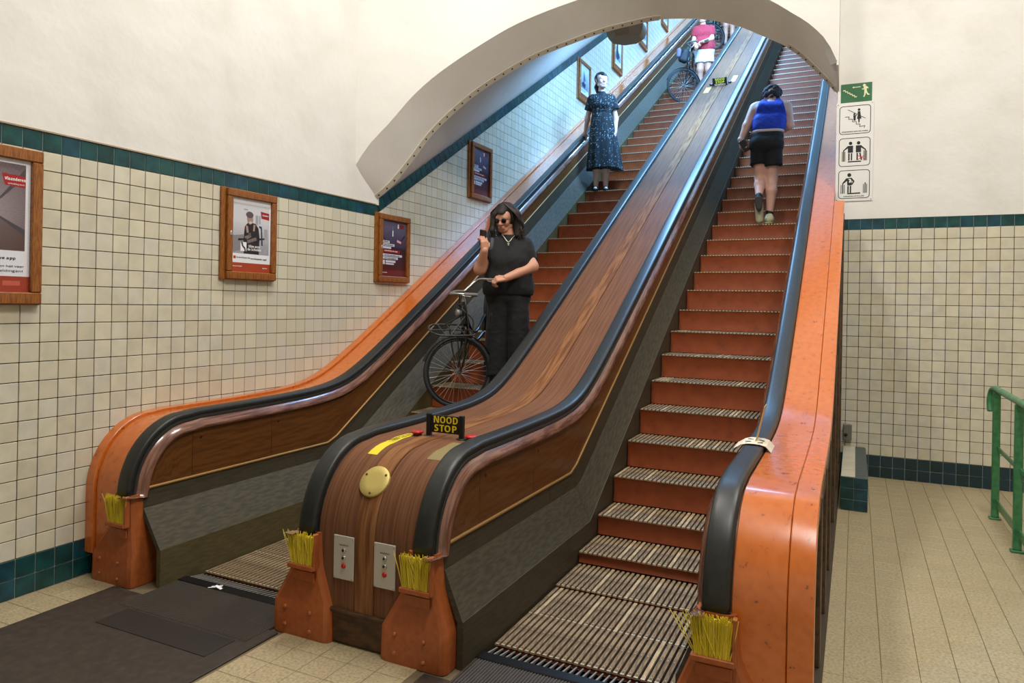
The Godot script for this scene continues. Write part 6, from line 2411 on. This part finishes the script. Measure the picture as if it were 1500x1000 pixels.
func man_in_red(skin: Material) -> void:
	var t := person("person in dusky red T-shirt and white shorts standing with a bicycle", Vector3(1.10, 5.336, -10.93), 0.2062)
	var hc := Vector3(0.165, 1.455, 0.02)
	var hb := look(Vector3(-0.2, -0.1, 1))
	var arm_l := [Vector3(0.045, 1.235, 0), Vector3(0.015, 1.00, 0.06), Vector3(0.05, 0.905, 0.20)]
	var arm_r := [Vector3(0.325, 1.235, 0), Vector3(0.330, 1.03, 0.08), Vector3(0.16, 0.945, 0.20)]
	simple_body(skin, t, hc, hb, arm_l, arm_r, Vector3(0.205, 0.84, 0), Vector3(0.185, 1.16, 0), [[Vector3(0.145, 0.82, 0), Vector3(0.135, 0.50, 0.03), Vector3(0.14, 0.32, 0.0), Vector3(0.14, 0.08, 0)], [Vector3(0.27, 0.82, 0), Vector3(0.285, 0.50, 0.02), Vector3(0.285, 0.32, 0.0), Vector3(0.285, 0.08, -0.02)]])
	var red := fabric("red_cotton", Color(0.60, 0.135, 0.185))
	var s := [cap(Vector3(0.11, 1.16, 0), Vector3(0.26, 1.16, 0), 0.116), cap(Vector3(0.13, 0.99, 0.015), Vector3(0.265, 0.99, 0.015), 0.116), cap(Vector3(0.13, 0.90, 0.01), Vector3(0.28, 0.90, 0.01), 0.118, -1, [[Vector3(0, 0.845, 0), Vector3(-0.2, -1, 0)]]), cap(Vector3(0.075, 1.245, 0), Vector3(0.295, 1.245, 0), 0.060), cap(Vector3(0.18, 1.25, 0), Vector3(0.175, 1.31, 0), 0.07, 0.062, [[Vector3(0, 1.315, 0), Vector3.UP]])]
	s.append(cap(Vector3(0.048, 1.235, 0), Vector3(0.022, 1.09, 0.035), 0.068, 0.062, [[Vector3(0.022, 1.10, 0.035), Vector3(-0.2, -1, 0.2)]]))
	s.append(cap(Vector3(0.322, 1.235, 0), Vector3(0.330, 1.09, 0.045), 0.068, 0.062, [[Vector3(0.33, 1.10, 0.035), Vector3(0.1, -1, 0.2)]]))
	soft(s, 0.015, 0.035, "t_shirt", red, t).set_meta("label", "dusky red T-shirt")
	var w := fabric("white_cotton", Color(0.84, 0.84, 0.85))
	var q := [cap(Vector3(0.13, 0.85, 0), Vector3(0.28, 0.85, 0), 0.112, -1, [[Vector3(0, 0.89, 0), Vector3.UP]]), cap(Vector3(0.142, 0.80, 0), Vector3(0.132, 0.60, 0.015), 0.102, 0.096, [[Vector3(0, 0.625, 0), Vector3.DOWN]]), cap(Vector3(0.272, 0.80, 0), Vector3(0.290, 0.60, 0.01), 0.102, 0.098, [[Vector3(0, 0.625, 0), Vector3.DOWN]])]
	soft(q, 0.015, 0.025, "shorts", w, t).set_meta("label", "white knee-length shorts")
	soft(skull_cap(hc, hb, 0.098, 0.02), 0.012, 0.012, "hair", M.brown_hair, t)
	for x in [0.14, 0.285]:
		soft([cap(Vector3(x, 0.04, -0.04), Vector3(x, 0.035, 0.12), 0.046, 0.04, [[Vector3.ZERO, Vector3.DOWN]])], 0.012, 0.02, "shoe", M.grey_shoe, t)


func upper_rider(skin: Material) -> void:
	var t := person("person in pale blue shorts standing highest up behind the red T-shirt", Vector3(1.02, 7.405, -14.36), 0.17)
	var hc := Vector3(0.15, 1.48, 0.02)
	var hb := look(Vector3(0, -0.1, 1))
	var arm_l := [Vector3(0.03, 1.245, 0), Vector3(0.0, 1.00, 0.06), Vector3(0.04, 0.92, 0.22)]
	var arm_r := [Vector3(0.29, 1.245, 0), Vector3(0.33, 1.02, 0.04), Vector3(0.30, 0.82, 0.10)]
	simple_body(skin, t, hc, hb, arm_l, arm_r, Vector3(0.16, 0.85, 0), Vector3(0.16, 1.17, 0), [[Vector3(0.10, 0.82, 0), Vector3(0.09, 0.48, 0.03), Vector3(0.09, 0.30, 0.0), Vector3(0.09, 0.08, 0)], [Vector3(0.22, 0.82, 0), Vector3(0.235, 0.48, 0.02), Vector3(0.235, 0.30, 0.0), Vector3(0.235, 0.08, -0.02)]])
	var s := [cap(Vector3(0.09, 1.17, 0), Vector3(0.23, 1.17, 0), 0.114), cap(Vector3(0.10, 1.0, 0.01), Vector3(0.22, 1.0, 0.01), 0.112), cap(Vector3(0.10, 0.92, 0), Vector3(0.23, 0.92, 0), 0.115, -1, [[Vector3(0, 0.87, 0), Vector3.DOWN]]), cap(Vector3(0.04, 1.25, 0), Vector3(0.28, 1.25, 0), 0.06)]
	soft(s, 0.016, 0.035, "t_shirt", fabric("slate_cotton", Color(0.26, 0.33, 0.38)), t)
	var q := [cap(Vector3(0.09, 0.86, 0), Vector3(0.23, 0.86, 0), 0.112, -1, [[Vector3(0, 0.90, 0), Vector3.UP]]), cap(Vector3(0.10, 0.80, 0), Vector3(0.09, 0.55, 0.015), 0.102, 0.096, [[Vector3(0, 0.58, 0), Vector3.DOWN]]), cap(Vector3(0.222, 0.80, 0), Vector3(0.238, 0.55, 0.01), 0.102, 0.098, [[Vector3(0, 0.58, 0), Vector3.DOWN]])]
	soft(q, 0.016, 0.025, "shorts", fabric("pale_blue_cotton", Color(0.50, 0.66, 0.74)), t).set_meta("label", "pale blue shorts")
	soft(skull_cap(hc, hb, 0.098, 0.02), 0.012, 0.012, "hair", M.dark_hair, t)
	for x in [0.09, 0.235]:
		soft([cap(Vector3(x, 0.04, -0.04), Vector3(x, 0.035, 0.12), 0.046, 0.04, [[Vector3.ZERO, Vector3.DOWN]])], 0.012, 0.02, "shoe", M.grey_shoe, t)


# ------------------------------------------------------------------ bicycles
func wheel(parent: Node3D, called: String, c: Vector3, f: Vector3, r: float) -> Node3D:
	# f: the way the wheel rolls; spokes lead from the hub to the rim
	var x := f.normalized()
	var y := Vector3.UP
	y = (y - x * y.dot(x)).normalized()
	var ax := x.cross(y)
	var st := new_st()
	var ring := PackedVector3Array()
	for i in 48:
		var a := TAU * i / 48
		ring.append(c + (x * cos(a) + y * sin(a)) * (r - 0.016))
	tube(st, ring, 0.0165, 8, true)
	var w := add(st, called, mat("tyre", Color(0.16, 0.165, 0.17), 0.7), parent)
	st = new_st()
	ring = PackedVector3Array()
	for i in 48:
		var a := TAU * i / 48
		ring.append(c + (x * cos(a) + y * sin(a)) * (r - 0.038))
	tube(st, ring, 0.0095, 6, true)
	add(st, "rim", mat("rim_metal", Color(0.20, 0.20, 0.21), 0.35, 0.6), w)
	st = new_st()
	rod(st, c - ax * 0.045, c + ax * 0.045, 0.018, 12)
	rod(st, c - ax * 0.065, c + ax * 0.065, 0.008, 8)
	add(st, "hub", mat("hub_metal", Color(0.55, 0.55, 0.55), 0.35, 0.8), w)
	st = new_st()
	for i in 36:
		var a := TAU * i / 36
		var sgn := 1.0 if i % 2 == 0 else -1.0
		var b := a + (0.55 if (i / 2) % 2 == 0 else -0.55)
		rod(st, c + ax * sgn * 0.03 + (x * cos(b) + y * sin(b)) * 0.017, c + (x * cos(a) + y * sin(a)) * (r - 0.042), 0.0011, 4)
	var sp := add(st, "spokes", mat("spoke_metal", Color(0.80, 0.79, 0.77), 0.3, 0.7), w)
	sp.set_meta("kind", "stuff")
	return w


func bicycle(label: String, at: Vector3, yaw: float, hub: Vector3, f: Vector3, rear: Vector3, r: float, head_lo: Vector3, head_hi: Vector3, bar_near: Array, bar_far: Array, rack: bool, frame_col: Material) -> Node3D:
	var t := thing("bicycle", label, "bicycle", at)
	t.rotation.y = yaw
	f = f.normalized()
	var ax := f.cross(Vector3.UP).normalized()
	wheel(t, "front_wheel", hub, f, r)
	var back := (rear - head_lo)
	back.y = 0
	back = back.normalized()
	wheel(t, "rear_wheel", rear, -back, r)
	# fork with crown and two blades
	var st := new_st()
	rod(st, head_lo, head_hi, 0.017, 12)
	var crown := head_lo + (head_lo - head_hi).normalized() * 0.03
	add(st, "head_tube", frame_col, t)
	st = new_st()
	for q in [-1.0, 1.0]:
		tube(st, smooth_points([crown + ax * q * 0.006, crown + ax * q * 0.040 + Vector3(0, -0.02, 0), crown.lerp(hub, 0.6) + ax * q * 0.050 - f * 0.02, hub + ax * q * 0.054], 6), 0.0125, 8, false, 0.0085)
	add(st, "fork", frame_col, t)
	# front mudguard
	st = new_st()
	var y := Vector3.UP
	var arc := PackedVector3Array()
	for i in 19:
		var a := lerpf(0.30, PI + 0.35, i / 18.0)
		arc.append(hub + (f * cos(a) + y * sin(a)) * (r + 0.012))
	tube(st, arc, 0.021, 7, false, -1, 0.28)
	add(st, "mudguard", mat("mudguard", Color(0.10, 0.10, 0.105), 0.4), t)
	# handlebar: swept back on both sides, grips at the ends
	st = new_st()
	var pts: Array = []
	for i in range(bar_near.size() - 1, -1, -1):
		pts.append(bar_near[i])
	pts.append_array(bar_far)
	tube(st, smooth_points(pts, 5), 0.0115, 10)
	var hbm := add(st, "handlebar", mat("chrome_bar", Color(0.62, 0.62, 0.60), 0.28, 0.85), t)
	for e in [[bar_near[bar_near.size() - 1], bar_near[bar_near.size() - 2]], [bar_far[bar_far.size() - 1], bar_far[bar_far.size() - 2]]]:
		st = new_st()
		var d: Vector3 = ((e[1] - e[0]) as Vector3).normalized()
		rod(st, e[0] - d * 0.012, e[0] + d * 0.095, 0.0165, 10)
		add(st, "grip", mat("grip", Color(0.40, 0.38, 0.36), 0.6), hbm)
		st = new_st()
		tube(st, PackedVector3Array([e[0] + d * 0.115 + Vector3(0, -0.004, 0), e[0] + d * 0.06 + f * 0.035 + Vector3(0, -0.012, 0), e[0] + f * 0.04 + Vector3(0, -0.014, 0)]), 0.005, 6)
		add(st, "brake_lever", M.chrome_bar, hbm)
	st = new_st()
	rod(st, head_hi, bar_near[0], 0.013, 10)
	rod(st, head_hi + Vector3(0, 0.012, 0), head_hi + Vector3(0, -0.012, 0), 0.021, 12)
	add(st, "stem", M.chrome_bar, t)
	# lamp on the head tube
	st = new_st()
	lathe(st, head_hi.lerp(head_lo, 0.55) + f * 0.02, f, [[0.0, 0.012], [0.02, 0.030], [0.045, 0.034], [0.05, 0.031], [0.052, 0.001]], 16)
	add(st, "head_lamp", mat("lamp_shell", Color(0.55, 0.56, 0.57), 0.3, 0.6), t)
	# step-through frame
	var seat_lo := head_lo.lerp(rear, 0.62) + Vector3(0, -0.16, 0)
	var seat_hi := seat_lo + Vector3(0, 0.46, 0) + back * 0.10
	st = new_st()
	tube(st, smooth_points([head_lo + Vector3(0, 0.03, 0), head_lo.lerp(seat_lo, 0.28) + Vector3(0, -0.10, 0), head_lo.lerp(seat_lo, 0.6) + Vector3(0, -0.10, 0), seat_lo], 7), 0.0165, 10)
	tube(st, smooth_points([head_hi + Vector3(0, -0.04, 0), head_lo.lerp(seat_lo, 0.25) + Vector3(0, 0.0, 0), head_lo.lerp(seat_lo, 0.6) + Vector3(0, -0.02, 0), seat_lo.lerp(seat_hi, 0.35)], 7), 0.0135, 10)
	rod(st, seat_lo, seat_hi, 0.015, 10)
	var bx := back.cross(Vector3.UP).normalized()
	for q in [-1.0, 1.0]:
		rod(st, seat_lo + bx * q * 0.02, rear + bx * q * 0.055, 0.009, 8)
		rod(st, seat_lo.lerp(seat_hi, 0.75) + bx * q * 0.015, rear + bx * q * 0.055, 0.0075, 8)
	add(st, "frame", frame_col, t)
	st = new_st()
	rod(st, seat_hi, seat_hi + Vector3(0, 0.09, 0), 0.012, 10)
	add(st, "seat_post", M.chrome_bar, t)
	soft([cap(seat_hi + Vector3(0, 0.105, 0) - back * 0.13, seat_hi + Vector3(0, 0.11, 0) + back * 0.02, 0.026, 0.05), cap(seat_hi + Vector3(0, 0.115, 0) + back * 0.07 - bx * 0.05, seat_hi + Vector3(0, 0.115, 0) + back * 0.07 + bx * 0.05, 0.045)], 0.012, 0.03, "saddle", mat("saddle", Color(0.05, 0.045, 0.045), 0.5), t)
	# crank, pedals and chain case
	st = new_st()
	rod(st, seat_lo - bx * 0.07, seat_lo + bx * 0.07, 0.016, 10)
	rod(st, seat_lo - bx * 0.075, seat_lo - bx * 0.075 + Vector3(0, -0.10, 0) - back * 0.10, 0.009, 8)
	rod(st, seat_lo + bx * 0.075, seat_lo + bx * 0.075 + Vector3(0, 0.10, 0) + back * 0.10, 0.009, 8)
	var cr := add(st, "crank", M.chrome_bar, t)
	for q in [-1.0, 1.0]:
		st = new_st()
		box(st, seat_lo + bx * q * 0.12 + (Vector3(0, -0.10, 0) - back * 0.10) * -q, Vector3(0.085, 0.022, 0.06), 0.005)
		add(st, "pedal", M.black, cr)
	st = new_st()
	tube(st, PackedVector3Array([seat_lo + bx * 0.06, rear + bx * 0.06]), 0.05, 10, false, 0.035, 1.0)
	var cc := add(st, "chain_case", mat("chain_case", Color(0.06, 0.06, 0.065), 0.4), t)
	cc.set_meta("label", "black chain case")
	# rear carrier
	st = new_st()
	var top := rear + Vector3(0, r + 0.06, 0)
	for q in [-1.0, 1.0]:
		rod(st, top + bx * q * 0.055 - back * 0.16, top + bx * q * 0.055 + back * 0.20, 0.006, 6)
		rod(st, top + bx * q * 0.055 + back * 0.10, rear + bx * q * 0.06, 0.005, 6)
	for d in [-0.16, 0.0, 0.20]:
		rod(st, top + back * d - bx * 0.055, top + back * d + bx * 0.055, 0.006, 6)
	add(st, "rear_carrier", frame_col, t)
	if rack:
		var axr := (ax + Vector3.UP * 0.38).normalized()
		# tubular front carrier, hung on the head tube and stayed to the hub
		st = new_st()
		var c0 := hub + Vector3(0, r + 0.045, 0)
		var loop: Array = [c0 - f * 0.10 + axr * 0.11, c0 + f * 0.16 + axr * 0.115, c0 + f * 0.235 + axr * 0.07, c0 + f * 0.25, c0 + f * 0.235 - axr * 0.07, c0 + f * 0.16 - axr * 0.115, c0 - f * 0.10 - axr * 0.11]
		tube(st, smooth_points(loop, 5), 0.0075, 8)
		rod(st, c0 - f * 0.10 + axr * 0.11, c0 - f * 0.10 - axr * 0.11, 0.0065, 8)
		for d in [-0.02, 0.07, 0.15]:
			rod(st, c0 + f * d + axr * 0.112, c0 + f * d - axr * 0.112, 0.0055, 8)
		rod(st, c0 - f * 0.10, c0 + f * 0.25, 0.0055, 8)
		for q in [-1.0, 1.0]:
			rod(st, c0 + f * 0.05 + axr * q * 0.11, hub + ax * q * 0.06, 0.0055, 8)
			tube(st, smooth_points([c0 - f * 0.08 + axr * q * 0.10, c0 - f * 0.09 + axr * q * 0.09 + Vector3(0, 0.12, 0), head_lo.lerp(head_hi, 0.7) + axr * q * 0.05 + f * 0.03, head_lo.lerp(head_hi, 0.8)], 5), 0.006, 8)
			rod(st, c0 + f * 0.10 + axr * q * 0.10, head_lo.lerp(head_hi, 0.35) + axr * q * 0.02, 0.0055, 8)
		tube(st, smooth_points([c0 - f * 0.06 + axr * 0.09 + Vector3(0, 0.0, 0), c0 - f * 0.03 + axr * 0.09 + Vector3(0, 0.22, 0), c0 - f * 0.03 + Vector3(0, 0.30, 0), c0 - f * 0.03 - axr * 0.09 + Vector3(0, 0.22, 0), c0 - f * 0.06 - axr * 0.09], 5), 0.006, 8)
		add(st, "front_carrier", mat("carrier", Color(0.24, 0.22, 0.20), 0.4, 0.4), t)
	return t


func build_bicycles() -> void:
	var black := mat("frame_black", Color(0.035, 0.035, 0.038), 0.3, 0.1, 0.3)
	# the near one, front wheel turned square to the view
	var ph := 0.36
	bicycle("black step-through bicycle with front carrier held by the woman in black", Vector3(0.93, 0.638, -2.93), 0.5153, Vector3(-0.027, 0.342, 0.0), Vector3(-cos(ph), 0, sin(ph)), Vector3(0.30, 0.86, -0.80), 0.298, Vector3(0.016, 0.735, -0.01), Vector3(0.012, 0.93, -0.02), [Vector3(0.006, 1.005, 0.0), Vector3(-0.06, 1.0, 0.06), Vector3(-0.098, 0.981, 0.11), Vector3(-0.06, 0.980, 0.16), Vector3(0.025, 0.976, 0.17), Vector3(0.104, 0.973, 0.16)], [Vector3(0.04, 1.03, -0.02), Vector3(0.10, 1.085, -0.06), Vector3(0.16, 1.108, -0.04), Vector3(0.30, 1.096, 0.03)], true, black)
	# the one beside the red T-shirt
	ph = 0.35
	var b := bicycle("dark bicycle with bags on the handlebar beside the person in red", Vector3(0.86, 5.148, -10.62), 0.2288, Vector3(0.150, 0.350, 0.0), Vector3(-cos(ph), 0, sin(ph)), Vector3(0.36, 0.86, -0.85), 0.31, Vector3(0.225, 0.80, -0.02), Vector3(0.25, 0.98, -0.04), [Vector3(0.262, 1.04, -0.02), Vector3(0.22, 1.07, 0.04), Vector3(0.20, 1.075, 0.10), Vector3(0.27, 1.075, 0.17), Vector3(0.36, 1.075, 0.19)], [Vector3(0.31, 1.06, -0.04), Vector3(0.36, 1.10, -0.06), Vector3(0.44, 1.13, -0.06), Vector3(0.56, 1.17, -0.04)], false, black)
	soft([cap(Vector3(0.16, 0.93, 0.06), Vector3(0.10, 0.80, 0.08), 0.06, 0.05), cap(Vector3(0.20, 0.92, 0.05), Vector3(0.16, 0.78, 0.07), 0.055)], 0.014, 0.03, "handlebar_bag", mat("dark_bag", Color(0.06, 0.07, 0.085), 0.7), b)
	soft([cap(Vector3(0.06, 0.95, 0.10), Vector3(0.05, 0.86, 0.10), 0.045, 0.04)], 0.014, 0.03, "pale_bag", mat("pale_bag", Color(0.42, 0.38, 0.46), 0.8), b)
	# the one highest up
	bicycle("dark bicycle highest up, half hidden behind the person in red", Vector3(0.95, 7.217, -14.03), 0.176, Vector3(-0.10, 0.325, 0.0), Vector3(-cos(0.3), 0, sin(0.3)), Vector3(0.05, 0.86, -0.85), 0.30, Vector3(-0.04, 0.77, -0.02), Vector3(-0.02, 0.95, -0.04), [Vector3(-0.01, 1.0, -0.02), Vector3(-0.06, 1.02, 0.06), Vector3(-0.02, 1.02, 0.15), Vector3(0.10, 1.02, 0.17)], [Vector3(0.03, 1.02, -0.05), Vector3(0.08, 1.04, -0.10), Vector3(0.20, 1.04, -0.10)], false, black)
